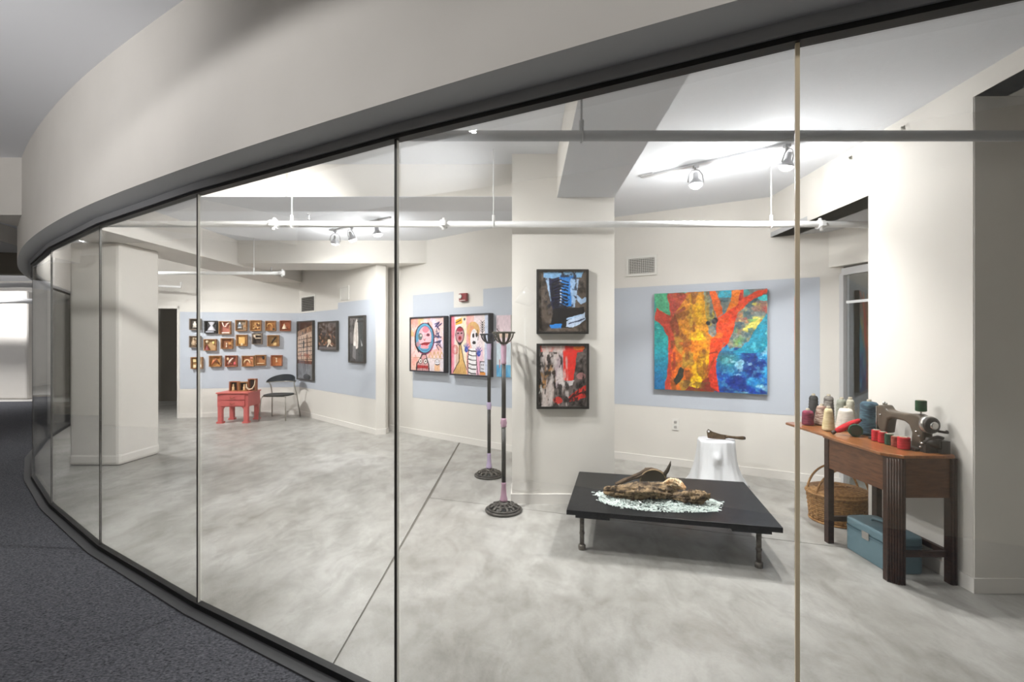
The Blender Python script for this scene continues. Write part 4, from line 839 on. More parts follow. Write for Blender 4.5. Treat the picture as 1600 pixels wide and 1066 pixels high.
for ri, row in enumerate(ROWS):
    for ci, (x0, y0, x1, y1, sh, ins, lab, bits) in enumerate(row):
        t0, z1 = w.sz(280+x0/8, 480+y0/8); t1, _ = w.sz(280+x1/8, 480+y0/8); z0 = w.sz(280+x0/8, 480+y1/8)[1]
        S, H, D = (t1-t0)*0.97, z1-z0, 0.07; th = 0.012
        t = thing('shadow_box', lab, 'box', w.pt(t0, z0, 0.004), w.rz, 'small wooden boxes hung on the far wall')
        MB().box(0, S, -D, -0.001, 0, th).box(0, S, -D, -0.001, H-th, H).box(0, th, -D, -0.001, th, H-th).box(S-th, S, -D, -0.001, th, H-th).build('box_frame', SH[sh], t)
        MB().box(th, S-th, -0.012, -0.001, th, H-th).build('back_panel', cm_(*ins), t)
        for (kind, x, z, col) in bits:
            if kind == 'dots':
                for k in range(7):
                    px = rd.uniform(0.18, 0.82)*S; pz = rd.uniform(0.18, 0.82)*H; r = rd.uniform(0.010, 0.02)
                    MB().lathe([(0.002, -r), (r*0.8, -r*0.6), (r, 0), (r*0.8, r*0.6), (0.002, r)], 7, (px, -0.028, pz)).build('small_piece', cm_(*col), t)
            else: bit(kind, x, z, S, H, -0.035, col).build('inner_piece', cm_(*col), t)

# ------------------------------------------------------------------ red side table and what stands on it
M['red_paint'] = mat('coral_red_paint', rgb(206, 104, 100), 0.45, noise=(12, rgb(196, 94, 92), 0.4, 0.65)); M['red_top'] = mat('coral_top_paint', rgb(212, 108, 100), 0.4)
M['brass'] = mat('dull_brass', rgb(140, 70, 50), 0.4, 0.5)
rt = thing('side_table', 'coral red two-drawer side table before the boxes wall', 'side table', (-4.94, 8.46, 0), 0.08)
TW, TD, TH = 0.52, 0.48, 0.545
MB().box(-TW/2-0.015, TW/2+0.015, -TD/2-0.015, TD/2+0.015, TH-0.025, TH).build('top', M['red_top'], rt, bevel=0.005)
body = MB().box(-TW/2, TW/2, -TD/2+0.012, TD/2, 0.29, TH-0.025).build('body', M['red_paint'], rt)
for z0, z1 in ((0.305, 0.395), (0.41, 0.50)):
    d_ = MB().box(-TW/2+0.055, TW/2-0.055, -TD/2-0.004, -TD/2+0.012, z0, z1).build('drawer', M['red_paint'], rt, bevel=0.003)
    MB().tube([(-0.035, -TD/2-0.004, (z0+z1)/2+0.008), (-0.03, -TD/2-0.02, (z0+z1)/2-0.004), (0, -TD/2-0.022, (z0+z1)/2-0.012), (0.03, -TD/2-0.02, (z0+z1)/2-0.004), (0.035, -TD/2-0.004, (z0+z1)/2+0.008)], 0.006, 6).build('handle', M['brass'], d_)
for sx in (-1, 1):
    for sy in (-1, 1):
        x = sx*(TW/2-0.042); y = sy*(TD/2-0.042)
        b = MB().box(x-0.034, x+0.034, y-0.034, y+0.034, 0.03, 0.30).box(x-0.05, x+0.05, y-0.05, y+0.05, 0.0, 0.03)
        b.prism_y([(x-sx*0.04, 0.29), (x-sx*0.075, 0.29), (x-sx*0.055, 0.275), (x-sx*0.04, 0.25)], y-0.035, y+0.035)
        b.build('leg', M['red_paint'], rt)
M['dk'] = mat('dark_box_lining', rgb(44, 28, 26), 0.6); M['cream_bit'] = mat('cream_piece', rgb(226, 190, 140), 0.5); M['horn'] = mat('pale_horn', rgb(222, 200, 170), 0.4)
for i, (dx, ww, hh, lab) in enumerate([(-0.06, 0.15, 0.175, 'small box sculpture, left one on the red side table'), (0.10, 0.15, 0.165, 'small box sculpture, middle one on the red side table'), (0.255, 0.13, 0.22, 'taller box sculpture with a pale curved horn on the red side table')]):
    a = 0.08; px = -4.94+dx*math.cos(a)-0.02; py = 8.46+dx*math.sin(a)
    t = thing('box_sculpture', lab, 'sculpture', (px, py, TH), a, 'box sculptures on the red side table')
    MB().box(-ww/2, ww/2, -0.05, 0.05, 0, 0.012).box(-ww/2, ww/2, -0.05, 0.05, hh-0.012, hh).box(-ww/2, -ww/2+0.012, -0.05, 0.05, 0.012, hh-0.012).box(ww/2-0.012, ww/2, -0.05, 0.05, 0.012, hh-0.012).build('box_frame', M['box_rust'] if i != 1 else M['box_wood'], t)
    MB().box(-ww/2+0.012, ww/2-0.012, 0.02, 0.049, 0.012, hh-0.012).build('back_panel', M['dk'], t)
    if i < 2: MB().lathe([(0.03, 0), (0.018, 0.02), (0.022, 0.06), (0.008, 0.075), (0.016, 0.1), (0.004, 0.118)], 10, (0.015*(1 if i else -1), -0.015, 0.012)).build('figure', M['cream_bit'], t)
    else: MB().tube([(-0.085+0.0, -0.065, 0.13), (-0.075, -0.07, 0.07), (-0.035, -0.072, 0.03), (0.02, -0.07, 0.045), (0.06, -0.068, 0.11), (0.07, -0.065, 0.2)], [0.008, 0.014, 0.017, 0.014, 0.010, 0.004], 8).build('horn', M['horn'], t)

# ------------------------------------------------------------------ metal chair
M['chrome'] = mat('satin_steel', rgb(176, 172, 164), 0.3, 0.7); M['seat_black'] = mat('black_seat_pad', rgb(36, 36, 34), 0.5); M['back_blue'] = mat('blue_black_backrest', rgb(40, 48, 58), 0.4)
ch = thing('chair', 'steel tube chair with a black seat and curved blue-black backrest in the corner', 'chair', (-4.345, 8.71, 0), -0.02)
seat = [(0.235*math.cos(a)*(1 if abs(math.cos(a)) < 0.99 else 1), 0.22*math.sin(a)) for a in [i*math.pi/14 for i in range(28)]]
seat = [(math.copysign(abs(math.cos(a))**0.6, math.cos(a))*0.235, math.copysign(abs(math.sin(a))**0.6, math.sin(a))*0.225) for a in [i*math.pi/14+0.01 for i in range(28)]]
MB().prism(seat, 0.435, 0.465).build('seat', M['seat_black'], ch, bevel=0.01)
for s in (-1, 1):
    MB().tube([(s*0.205, -0.17, 0.44), (s*0.225, -0.2, 0.40), (s*0.245, -0.235, 0.0)], 0.011, 8).build('leg', M['chrome'], ch)
    MB().tube([(s*0.275, 0.27, 0.0), (s*0.235, 0.20, 0.44), (s*0.225, 0.14, 0.60), (s*0.235, 0.10, 0.66), (s*0.24, 0.16, 0.70)], 0.011, 8).build('leg', M['chrome'], ch)
MB().tube([(-0.205, -0.17, 0.435), (0.205, -0.17, 0.435)], 0.010, 8).tube([(-0.236, 0.2, 0.435), (0.236, 0.2, 0.435)], 0.010, 8).build('seat_frame', M['chrome'], ch)
b = MB(); N = 18; vs = []; fs = []
for i in range(N+1):
    a = math.pi*(0.04+0.92*i/N); x = 0.27*math.cos(a)*-1; y = 0.02+0.26*math.sin(a); h = 0.02+0.115*math.sin(math.pi*i/N)**0.8
    for (r, dz) in ((0, 0), (0, h), (0.012, h), (0.012, 0)): vs.append((x*(1-r/0.27), y-r*math.sin(a), 0.68+dz))
for i in range(N):
    for k in range(4): fs.append((i*4+k, i*4+(k+1) % 4, i*4+4+(k+1) % 4, i*4+4+k))
fs += [(0, 1, 2, 3), (N*4, N*4+3, N*4+2, N*4+1)]
b.add(vs, fs, False).build('backrest', M['back_blue'], ch)
MB().tube([(-0.27*math.cos(math.pi*(0.04+0.92*i/N)), 0.02+0.26*math.sin(math.pi*(0.04+0.92*i/N))-0.006, 0.675) for i in range(N+1)], 0.010, 8).build('arm_rail', M['chrome'], ch)

# ------------------------------------------------------------------ torchiere floor lamps
M['iron'] = mat('dark_cast_iron', rgb(74, 70, 66), 0.5, 0.4, noise=(30, rgb(98, 94, 88), 0.4, 0.7)); M['pole_black'] = mat('black_pole_paint', rgb(42, 40, 38), 0.45); M['mauve'] = mat('mauve_turned_wood', rgb(176, 142, 160), 0.5); M['mauve2'] = mat('lilac_turned_wood', rgb(182, 166, 196), 0.5)
def torchiere(label, loc, mv, dark):
    t = thing('torchiere', label, 'floor lamp', loc, 0.2, 'torchiere floor lamps beside the pillar')
    bs = MB().tube([(0.148*math.cos(a), 0.148*math.sin(a), 0.012) for a in [i*math.pi/20 for i in range(40)]], 0.0115, 8, closed=True)
    bs.tube([(0.128*math.cos(a), 0.128*math.sin(a), 0.026) for a in [i*math.pi/20 for i in range(40)]], 0.009, 8, closed=True)
    bs.tube([(0.085*math.cos(a), 0.085*math.sin(a), 0.052) for a in [i*math.pi/16 for i in range(32)]], 0.008, 8, closed=True)
    bs.lathe([(0.05, 0.055), (0.05, 0.068), (0.028, 0.08), (0.02, 0.085)], 20)
    base = bs.build('base', M['iron'], t)
    for k in range(12):
        a = k*math.pi/6
        MB().tube([(0.132*math.cos(a), 0.132*math.sin(a), 0.022), (0.108*math.cos(a+0.12), 0.108*math.sin(a+0.12), 0.042), (0.085*math.cos(a), 0.085*math.sin(a), 0.052), (0.05*math.cos(a-0.1), 0.05*math.sin(a-0.1), 0.064)], [0.009, 0.015, 0.01, 0.012], 6).build('scroll', M['iron'], base)
    MB().lathe([(0.032, 0.085), (0.034, 0.10), (0.026, 0.13), (0.019, 0.22), (0.022, 0.225), (0.022, 0.24), (0.02, 0.245)], 18).build('lower_collar', mv, t)
    MB().lathe([(0.019, 0.245), (0.019, 0.72)], 14).build('pole', M['pole_black'], t)
    MB().lathe([(0.019, 0.715), (0.027, 0.722), (0.022, 0.735), (0.031, 0.752), (0.022, 0.772), (0.027, 0.785), (0.019, 0.792)], 18).build('knob', mv, t)
    MB().lathe([(0.019, 0.79), (0.019, 1.255)], 14).build('pole', M['pole_black'], t)
    MB().lathe([(0.021, 1.25), (0.024, 1.265), (0.021, 1.28), (0.024, 1.36), (0.026, 1.40), (0.022, 1.41), (0.026, 1.425)], 18).build('upper_collar', mv, t)
    bw = MB().tube([(0.094*math.cos(a), 0.094*math.sin(a), 1.522) for a in [i*math.pi/16 for i in range(32)]], 0.007, 8, closed=True)
    bw.lathe([(0.02, 1.42), (0.036, 1.428), (0.036, 1.436), (0.01, 1.437)], 16)
    bowl = bw.build('bowl', dark, t)
    for k in range(10):
        a = k*math.pi/5+0.1; q = [(0.034, 1.432), (0.062, 1.45), (0.082, 1.482), (0.092, 1.522)]
        vs = []
        for r, z in q:
            for s in (-1, 1): vs.append((r*math.cos(a)-s*0.011*math.sin(a), r*math.sin(a)+s*0.011*math.cos(a), z))
        for r, z in q:
            r -= 0.006
            for s in (-1, 1): vs.append((r*math.cos(a)-s*0.009*math.sin(a), r*math.sin(a)+s*0.009*math.cos(a), z+0.002))
        fs = []
        for i in range(3):
            a0 = i*2; b0 = 8+i*2
            fs += [(a0, a0+1, a0+3, a0+2), (b0+1, b0, b0+2, b0+3), (a0, a0+2, b0+2, b0), (a0+1, b0+1, b0+3, a0+3)]
        fs += [(0, 8, 9, 1), (6, 7, 15, 14)]
        MB().add(vs, fs, True).build('rib', dark, bowl)
M['bowl_a'] = mat('dark_bronze', rgb(78, 74, 66), 0.45, 0.3); M['bowl_b'] = mat('blue_black_iron', rgb(52, 54, 66), 0.45, 0.3)
torchiere('nearer torchiere with mauve collars and open ribbed bowl before the pillar', (-0.071, 3.985, 0), M['mauve'], M['bowl_a'])
torchiere('farther torchiere with lilac collars, half behind the nearer one', (-0.247, 5.02, 0), M['mauve2'], M['bowl_b'])

# ------------------------------------------------------------------ low black table
M['table_black'] = mat('black_table_stone', rgb(17, 17, 18), 0.42, noise=(14, rgb(31, 31, 33), 0.4, 0.7), spec=0.3); M['galv'] = mat('galvanised_pipe', rgb(126, 120, 112), 0.5, 0.5, noise=(40, rgb(88, 82, 76), 0.4, 0.65))
TA = -math.atan2(0.31, 1.31); TL, TDp, TZ = 1.345, 0.97, 0.29
tb_ = thing('coffee_table', 'low black table on four galvanised pipe legs in the middle of the floor', 'table', (0.3735, 3.208, 0), TA)
MB().box(0, TL, 0, TDp, TZ-0.033, TZ).build('top', M['table_black'], tb_, bevel=0.002)
for sx in (0, 1):
    for sy in (0, 1):
        x = 0.10 if sx == 0 else TL-0.12; y = 0.07 if sy == 0 else TDp-0.07
        x0 = 0.06 if sx == 0 else TL-0.29; 
        MB().box(x0, x0+0.23, y-0.06, y+0.16 if sy == 0 else y+0.05, TZ-0.052, TZ-0.033).build('mounting_plate', M['table_black'], tb_)
        lg = MB().tube([(x, y, 0.02), (x, y, TZ-0.052)], 0.0155, 14).lathe([(0.024, 0.0), (0.026, 0.006), (0.026, 0.03), (0.020, 0.036)], 14, (x, y, 0)).lathe([(0.019, 0), (0.019, 0.02)], 14, (x, y, TZ-0.072))
        lg.lathe([(0.019, 0), (0.019, 0.012)], 14, (x, y, 0.11)).build('leg', M['galv'], tb_)
def on_table(x, y, z=TZ):
    c_, s_ = math.cos(TA), math.sin(TA); return (0.3735+x*c_-y*s_, 3.208+x*s_+y*c_, z)
def px_plane(px, py, z):                   # the point at height z that is seen at a picture point
    d = F*(EYE-z)/(py-CY); return Vector(((px-CX)*d/F, d, z))
# bed of broken glass
M['shard'] = mat('pale_green_glass_chips', rgb(222, 230, 226), 0.15, spec=0.8, noise=(60, rgb(200, 214, 209), 0.4, 0.6))
rd = random.Random(7); b = MB()
cgl = px_plane(1027, 784, TZ); 
for k in range(4200):
    r = math.sqrt(rd.random()); a = rd.uniform(0, 2*math.pi)
    ex = 0.43*(1+0.03*math.sin(5*a)+0.025*math.sin(11*a+1)); ey = 0.205*(1+0.06*math.sin(4*a+2))
    lx = r*math.copysign(abs(math.cos(a))**0.8, math.cos(a))*ex; ly = r*math.copysign(abs(math.sin(a))**0.75, math.sin(a))*ey
    if rd.random() < 0.03: lx *= 1.08; ly *= 1.15
    ca, sa = math.cos(TA+0.03), math.sin(TA+0.03); x = cgl.x+lx*ca-ly*sa; y = cgl.y+lx*sa+ly*ca
    top = 0.028*(1-r**3)
    z = TZ+0.004+rd.random()*top; L = rd.uniform(0.008, 0.028) if rd.random() < 0.8 else rd.uniform(0.03, 0.045); th = rd.uniform(0.0025, 0.005)
    a1 = rd.uniform(0, 6.3); el = rd.uniform(-0.25, 0.25)*(1 if z > TZ+0.012 else 0.2)
    d = Vector((math.cos(a1)*math.cos(el), math.sin(a1)*math.cos(el), math.sin(el)))*L/2; n_ = Vector((-math.sin(a1), math.cos(a1), 0))*th
    p = Vector((x, y, z)); up = Vector((0, 0, th))
    b.add([p-d-n_, p-d+n_, p-d+up, p+d-n_*0.6, p+d+n_*0.6, p+d+up*0.8], [(0, 1, 2), (3, 5, 4), (0, 3, 4, 1), (1, 4, 5, 2), (2, 5, 3, 0)])
tag(b.build('glass_chips', M['shard'], fix=False), 'bed of pale green glass splinters spread on the black table', 'broken glass', None, 'stuff')
# driftwood
M['drift'] = mat('weathered_driftwood', rgb(164, 138, 104), 0.85, noise=(13, rgb(58, 43, 30), 0.38, 0.6, (1, 2.5, 2.5)), bump=(45, 0.9)); M['drift_pale'] = mat('pale_split_wood', rgb(232, 212, 176), 0.7, noise=(22, rgb(188, 142, 96), 0.46, 0.62), bump=(40, 0.7)); M['drift_dark'] = mat('dark_bark', rgb(98, 78, 58), 0.85, noise=(18, rgb(60, 46, 34), 0.4, 0.6), bump=(45, 0.8))
M['blade_rust'] = mat('rusted_blade', rgb(62, 54, 46), 0.5, 0.6); M['blade_rim'] = mat('worn_blade_rim', rgb(150, 128, 98), 0.45, 0.4)
def log(name, label, cat, path, radii, m, seed, flat=0.75, n=34, seg=72, rough=0.26, group='driftwood pieces on the table'):
    P = catmull([tuple(p)+(r,) for p, r in zip(path, radii)], max(2, seg//(len(path)-1))); rn_ = np.random.RandomState(seed); ph = rn_.rand(8)*6.28
    o0 = Vector(path[0]); vs = []; K_ = len(P)
    for i, p in enumerate(P):
        a = Vector(P[max(i-1, 0)][:3]); c_ = Vector(P[min(i+1, K_-1)][:3]); t = (c_-a).normalized()
        s = t.cross(Vector((0, 0, 1))).normalized(); up = s.cross(t)
        for j in range(n):
            an = 2*math.pi*j/n
            k = 1+rough*(0.5*math.sin(3*an+ph[0]+i*0.08)+0.4*math.sin(5*an+ph[1]-i*0.12)+0.35*math.sin(2*an+ph[2]+i*0.25)+0.3*math.sin(9*an+ph[3]+i*0.05)+0.3*math.sin(13*an+ph[5]+i*0.12)+0.25*math.sin(i*0.45+ph[4])+rn_.normal()*0.30)
            q = Vector(p[:3])+(s*math.cos(an)+up*math.sin(an)*flat)*p[3]*k
            vs.append(q-o0)
    zmin = min(v_.z for v_ in vs)
    fs = [(i*n+j, i*n+(j+1) % n, (i+1)*n+(j+1) % n, (i+1)*n+j) for i in range(K_-1) for j in range(n)]+[list(range(n))[::-1], [(K_-1)*n+j for j in range(n)]]
    o = MB().add(vs, fs, True).build(name, m, loc=tuple(o0)); return tag(o, label, cat, group)
PP = lambda x, y, z: px_plane(x, y, z)
zb = TZ+0.056
log('driftwood', 'long weathered driftwood log lying along the glass splinters', 'driftwood', [PP(944, 766, zb), PP(965, 768, zb+0.005), PP(1000, 768, zb+0.02), PP(1030, 768, zb+0.02), PP(1058, 772, zb+0.005)], [0.026, 0.054, 0.074, 0.066, 0.032], M['drift'], 3, rough=0.3)
log('driftwood', 'short gnarled driftwood chunk at the right end of the splinters', 'driftwood', [PP(1046, 776, zb-0.005), PP(1068, 777, zb), PP(1088, 776, zb+0.012), PP(1104, 775, zb+0.01)], [0.02, 0.042, 0.052, 0.035], M['drift'], 11, rough=0.34)
log('driftwood', 'dark crooked branch rising behind the long driftwood log', 'driftwood', [PP(962, 757, zb), PP(985, 748, zb+0.035), PP(1006, 740, zb+0.07), PP(1018, 736, zb+0.08), PP(1040, 744, zb+0.04)], [0.014, 0.02, 0.03, 0.034, 0.02], M['drift_dark'], 5)
log('driftwood', 'small flat sliver of driftwood at the front of the pile', 'driftwood', [PP(1050, 781, zb-0.02), PP(1065, 779, zb-0.008), PP(1080, 778, zb-0.015)], [0.010, 0.022, 0.012], M['drift'], 17, flat=0.6)
b_ = log('bark_shell', 'pale tan curled bark or shell piece on the driftwood', 'bark', [PP(1036, 757, zb+0.055), PP(1048, 755, zb+0.075), PP(1060, 758, zb+0.065), PP(1071, 764, zb+0.05)], [0.012, 0.04, 0.038, 0.010], M['drift_pale'], 23, flat=0.8, rough=0.28, group=None)
# half-round rusty blade with a dark horn-like tip
o0 = PP(1020, 752, zb+0.015); sb = thing('curved_blade', 'rusty half-round blade with upright dark tip among the driftwood', 'blade', o0, 0.05)
arc = [(0.103*math.cos(a), 0.088*math.sin(a)) for a in [math.pi*i/16 for i in range(17)]]
MB().prism_y(arc, -0.004, 0.004).build('plate', M['blade_rust'], sb)
MB().tube([(x, -0.004, z) for x, z in arc], 0.005, 6).build('rim', M['blade_rim'], sb)
MB().tube([(0.088, 0.0, 0.045), (0.115, 0.0, 0.08), (0.135, 0.0, 0.125), (0.142, 0.0, 0.155)], [0.016, 0.015, 0.010, 0.002], 8).build('tip', M['blade_rust'], sb)

# ------------------------------------------------------------------ white stump with cleaver
M['stump'] = mat('white_painted_stump', rgb(230, 232, 236), 0.7, bump=(18, 0.5, (1, 1, 0.2)))
cs = Vector((2.02, 4.62, 0)); N = 96; vs = []; fs = []; prof = [(0.0, 1.62), (0.03, 1.52), (0.10, 1.32), (0.20, 1.16), (0.26, 1.10), (0.295, 1.07), (0.32, 1.05), (0.345, 1.035), (0.37, 1.02), (0.40, 1.0), (0.465, 0.98), (0.478, 0.95)]
for z, k in prof:
    for i in range(N):
        a = 2*math.pi*i/N; fl = max(0, k-1)
        r = 0.175*(k+fl*0.55*math.sin(5*a+0.7)+0.025*math.sin(9*a+z*6)+0.03*math.sin(4*a+1)+0.02*math.sin(13*a+z*3)+0.016*math.sin(23*a-z*5))
        kn = math.exp(-(((a-4.35)/0.17)**2+((z-0.33)/0.045)**2)); r += 0.045*kn
        vs.append((r*math.cos(a), r*math.sin(a), z+(0.006*math.sin(3*a) if z > 0.4 else 0)))
fs = [(j*N+i, j*N+(i+1) % N, (j+1)*N+(i+1) % N, (j+1)*N+i) for j in range(len(prof)-1) for i in range(N)]+[[(len(prof)-1)*N+i for i in range(N)], list(range(N))[::-1]]
tag(MB().add(vs, fs, True).build('tree_stump', M['stump'], loc=cs), 'white painted tree stump standing behind the black table', 'stump')
M['cleaver_blade'] = mat('tarnished_bronze_steel', rgb(108, 88, 66), 0.5, 0.5, noise=(30, rgb(74, 60, 46), 0.4, 0.65)); M['handle_dark'] = mat('dark_handle_wood', rgb(62, 48, 38), 0.55)
cl = thing('cleaver', 'old tarnished cleaver lying on the white stump', 'cleaver', (2.07, 4.58, 0.484), -0.12)
MB().prism_y([(-0.155, 0.075), (-0.145, 0.012), (-0.10, 0.006), (0.02, 0.002), (0.03, 0.045), (-0.02, 0.05), (-0.10, 0.075), (-0.14, 0.10)], -0.005, 0.005).build('blade', M['cleaver_blade'], cl)
MB().lathe([(0.010, -0.004), (0.010, 0.004)], 12).build('hole_rivet', M['stump'], cl).matrix_local = Matrix.Translation((-0.138, -0.0035, 0.078)) @ Matrix.Rotation(math.pi/2, 4, 'X')
MB().tube([(0.02, 0, 0.028), (0.05, 0, 0.027), (0.13, 0, 0.020), (0.185, 0, 0.019)], [0.019, 0.013, 0.013, 0.018], 10).build('handle', M['cleaver_blade'], cl)
MB().tube([(0.183, 0, 0.019), (0.205, 0, 0.019)], [0.018, 0.014], 10).build('handle_cap', M['handle_dark'], cl)

# ------------------------------------------------------------------ sewing table
M['walnut'] = mat('walnut_veneer', rgb(112, 74, 50), 0.42, noise=(5, rgb(80, 50, 34), 0.35, 0.66, (2.2, 2.2, 14)), bump=(30, 0.05)); M['walnut_top'] = mat('walnut_top', rgb(156, 100, 58), 0.28, noise=(6, rgb(120, 74, 42), 0.35, 0.66, (10, 1.2, 1)), coat=0.3); M['walnut_dark'] = mat('dark_walnut', rgb(62, 38, 27), 0.45, noise=(6, rgb(46, 28, 20), 0.4, 0.6, (3, 3, 10)))
st = thing('sewing_table', 'walnut sewing cabinet with reeded corner legs and its leaf folded open', 'table', (2.262, 2.775, 0), 0.0)
SW, SD, SZ = 0.385, 0.61, 0.77
ch_ = 0.06
top = [(ch_, -0.005), (SW-0.02, -0.005), (SW+0.005, 0.03), (SW+0.005, SD), (-0.012, SD), (-0.012, ch_+0.02)]
MB().prism(top, SZ-0.02, SZ).build('top', M['walnut_top'], st, bevel=0.004)
MB().box(0.055, SW-0.03, 0.008, 0.028, SZ-0.255, SZ-0.02).build('front_panel', M['walnut'], st)
MB().box(0.004, 0.024, 0.05, SD-0.03, SZ-0.23, SZ-0.02).build('side_panel', M['walnut'], st)
MB().box(SW-0.03, SW-0.01, 0.03, SD-0.03, SZ-0.23, SZ-0.02).build('side_panel', M['walnut'], st)
MB().box(0.024, SW-0.03, SD-0.035, SD-0.015, SZ-0.2, SZ-0.02).build('back_panel', M['walnut'], st)
# reeded front leg on the corner
b = MB().prism([(0.0, 0.045), (0.045, 0.0), (0.075, 0.0), (0.075, 0.035), (0.035, 0.075), (0.0, 0.075)], 0.0, SZ-0.02)
for k in range(5):
    f_ = (k+0.5)/5; x = 0.0+0.045*f_; y = 0.045-0.045*f_; b.tube([(x, y, 0.0), (x, y, SZ-0.025)], 0.0075, 8)
for k in range(2): b.tube([(0.052+0.016*k, 0.0, 0), (0.052+0.016*k, 0.0, SZ-0.025)], 0.0075, 8)
b.build('leg', M['walnut_dark'], st)
MB().box(SW-0.04, SW, 0.0, 0.045, 0, SZ-0.02).tube([(SW-0.03, 0.0, 0), (SW-0.03, 0.0, SZ-0.025)], 0.008, 8).tube([(SW-0.012, 0.0, 0), (SW-0.012, 0.0, SZ-0.025)], 0.008, 8).build('leg', M['walnut_dark'], st)
MB().box(0.0, 0.04, SD-0.045, SD, 0, SZ-0.02).build('leg', M['walnut_dark'], st)
MB().box(SW-0.04, SW, SD-0.045, SD, 0, SZ-0.02).build('leg', M['walnut_dark'], st)
for (x0, x1, y0, y1) in ((0.06, SW-0.03, 0.02, 0.042), (0.03, SW-0.03, SD-0.035, SD-0.012), (SW-0.035, SW-0.01, 0.04, SD-0.04)):
    MB().box(x0, x1, y0, y1, 0.155, 0.19).build('stretcher', M['walnut_dark'], st)
lf = MB().prism([(0.02, SD+0.003), (0.40, SD+0.003), (0.40, 1.14), (0.38, 1.17), (0.06, 1.17), (0.03, 1.14)], SZ-0.022, SZ-0.003).build('leaf', M['walnut_top'], st, bevel=0.004)
MB().box(0.2, 0.28, SD-0.02, SD+0.02, SZ-0.026, SZ-0.022).build('hinge', M['brass'], lf)

# ------------------------------------------------------------------ yarn cones, spools
def yarn_mat(name, a, b_, lo=0.42, hi=0.58): return mat(name, rgb(*a), 0.85, noise=(34, rgb(*b_), lo, hi, (0.6, 0.6, 2.6)), bump=(160, 0.8, (0.4, 0.4, 3)))
M['core'] = mat('paper_cone_core', rgb(160, 150, 132), 0.8)
LZ = SZ-0.003
def cone(label, x, y, rb, rt_, h, m, z=LZ):
    t = thing('yarn_cone', label, 'yarn', (x, y, z), random.Random(label).uniform(0, 6), 'yarn cones on the open leaf')
    prof = [(rb*0.93, 0.006), (rb, 0.02)]; n = 16
    for k in range(n+1):
        f_ = k/n; prof.append((rb+(rt_-rb)*f_+0.0016*(1 if k % 2 else -1), 0.022+(h-0.045)*f_))
    prof += [(rt_*0.8, h-0.012), (rt_*0.3, h-0.006)]
    MB().lathe(prof, 24).build('yarn', m, t)
    MB().lathe([(rb*0.5, 0.0), (rb*0.5, 0.008)], 14).lathe([(0.016, h-0.02), (0.013, h+0.008), (0.009, h+0.008), (0.011, h-0.015)], 12).build('core', M['core'], t)
cone('small squat cone of maroon pink yarn at the outer end', 2.40, 3.79, 0.043, 0.040, 0.128, yarn_mat('maroon_yarn', (150, 62, 84), (106, 44, 66)))
cone('tall slim cone of charcoal yarn', 2.52, 3.905, 0.040, 0.032, 0.235, yarn_mat('charcoal_yarn', (70, 70, 70), (48, 48, 50)))
cone('cone of mottled brown and cream yarn', 2.515, 3.795, 0.054, 0.036, 0.165, yarn_mat('mottled_brown_yarn', (128, 92, 80), (196, 176, 160)))
cone('tall cone of speckled grey yarn at the back', 2.62, 3.865, 0.042, 0.034, 0.235, yarn_mat('speckled_grey_yarn', (150, 144, 136), (104, 98, 96)))
cone('slim cream cone of yarn in the front row', 2.405, 3.55, 0.043, 0.027, 0.18, yarn_mat('cream_yarn', (226, 210, 168), (210, 192, 146)))
cone('pale sage grey cone of yarn behind the white cone', 2.635, 3.735, 0.042, 0.034, 0.225, yarn_mat('sage_yarn', (168, 170, 156), (140, 142, 130)))
cone('cream-topped cone of yarn farthest to the right on the leaf', 2.647, 3.655, 0.03, 0.026, 0.235, yarn_mat('ecru_yarn', (206, 202, 184), (180, 176, 158)))
cone('fat white cone of yarn in the front row', 2.553, 3.575, 0.066, 0.046, 0.175, yarn_mat('white_yarn', (238, 232, 222), (226, 218, 206)))
cone('large teal and blue variegated cone of yarn beside the machine', 2.578, 3.372, 0.06, 0.054, 0.25, yarn_mat('teal_yarn', (78, 112, 126), (44, 66, 84)), SZ)
def spool(label, x, y, r, h, m, z=SZ, group='thread spools on the sewing table', tilt=None, name='thread_spool', core='core'):
    t = thing(name, label, 'spool', (x, y, z), 0, group)
    prof = [(r*0.96, 0.003)]
    for k in range(11): prof.append((r+(0.0009 if k % 2 else -0.0006), 0.005+(h-0.010)*k/10))
    prof.append((r*0.94, h-0.003))
    MB().lathe(prof, 20).build('thread', m, t)
    MB().lathe([(r*0.75, 0), (r*0.75, 0.004)], 16).lathe([(r*0.7, h-0.004), (r*0.7, h), (r*0.25, h), (r*0.25, h-0.006)], 16).build('spool_core', M[core], t)
    if tilt is not None: t.rotation_mode = 'QUATERNION'; t.rotation_quaternion = Vector(tilt).to_track_quat('Z', 'Y')
    return t
M['spool_dark'] = mat('dark_spool_wood', rgb(52, 58, 44), 0.6)
RED = yarn_mat('red_thread', (214, 36, 46), (180, 24, 36)); GRN = yarn_mat('green_thread', (36, 82, 58), (24, 60, 42)); BRN = yarn_mat('brick_thread', (160, 72, 52), (128, 54, 40))
spool('red thread spool farthest from the hand wheel in the row', 2.475, 3.175, 0.026, 0.078, RED)
spool('second red thread spool, just before the green one', 2.472, 3.115, 0.026, 0.076, RED)
spool('green thread spool in the middle of the row', 2.468, 3.057, 0.024, 0.074, GRN)
spool('brick brown thread spool next to the large red one', 2.466, 3.002, 0.024, 0.070, BRN)
spool('large red thread spool, last of the row under the hand wheel', 2.464, 2.938, 0.033, 0.078, RED)
spool('large dark green wooden spool lying on its side', 2.43, 3.30, 0.043, 0.06, GRN, SZ+0.045, tilt=(0.45, 0.9, 0.0), core='spool_dark')
sh = thing('thread_shuttle', 'long red wound shuttle leaning on the dark green spool', 'shuttle', (2.325, 3.385, SZ+0.016), 0)
dv = Vector((0.172, -0.04, 0.10))
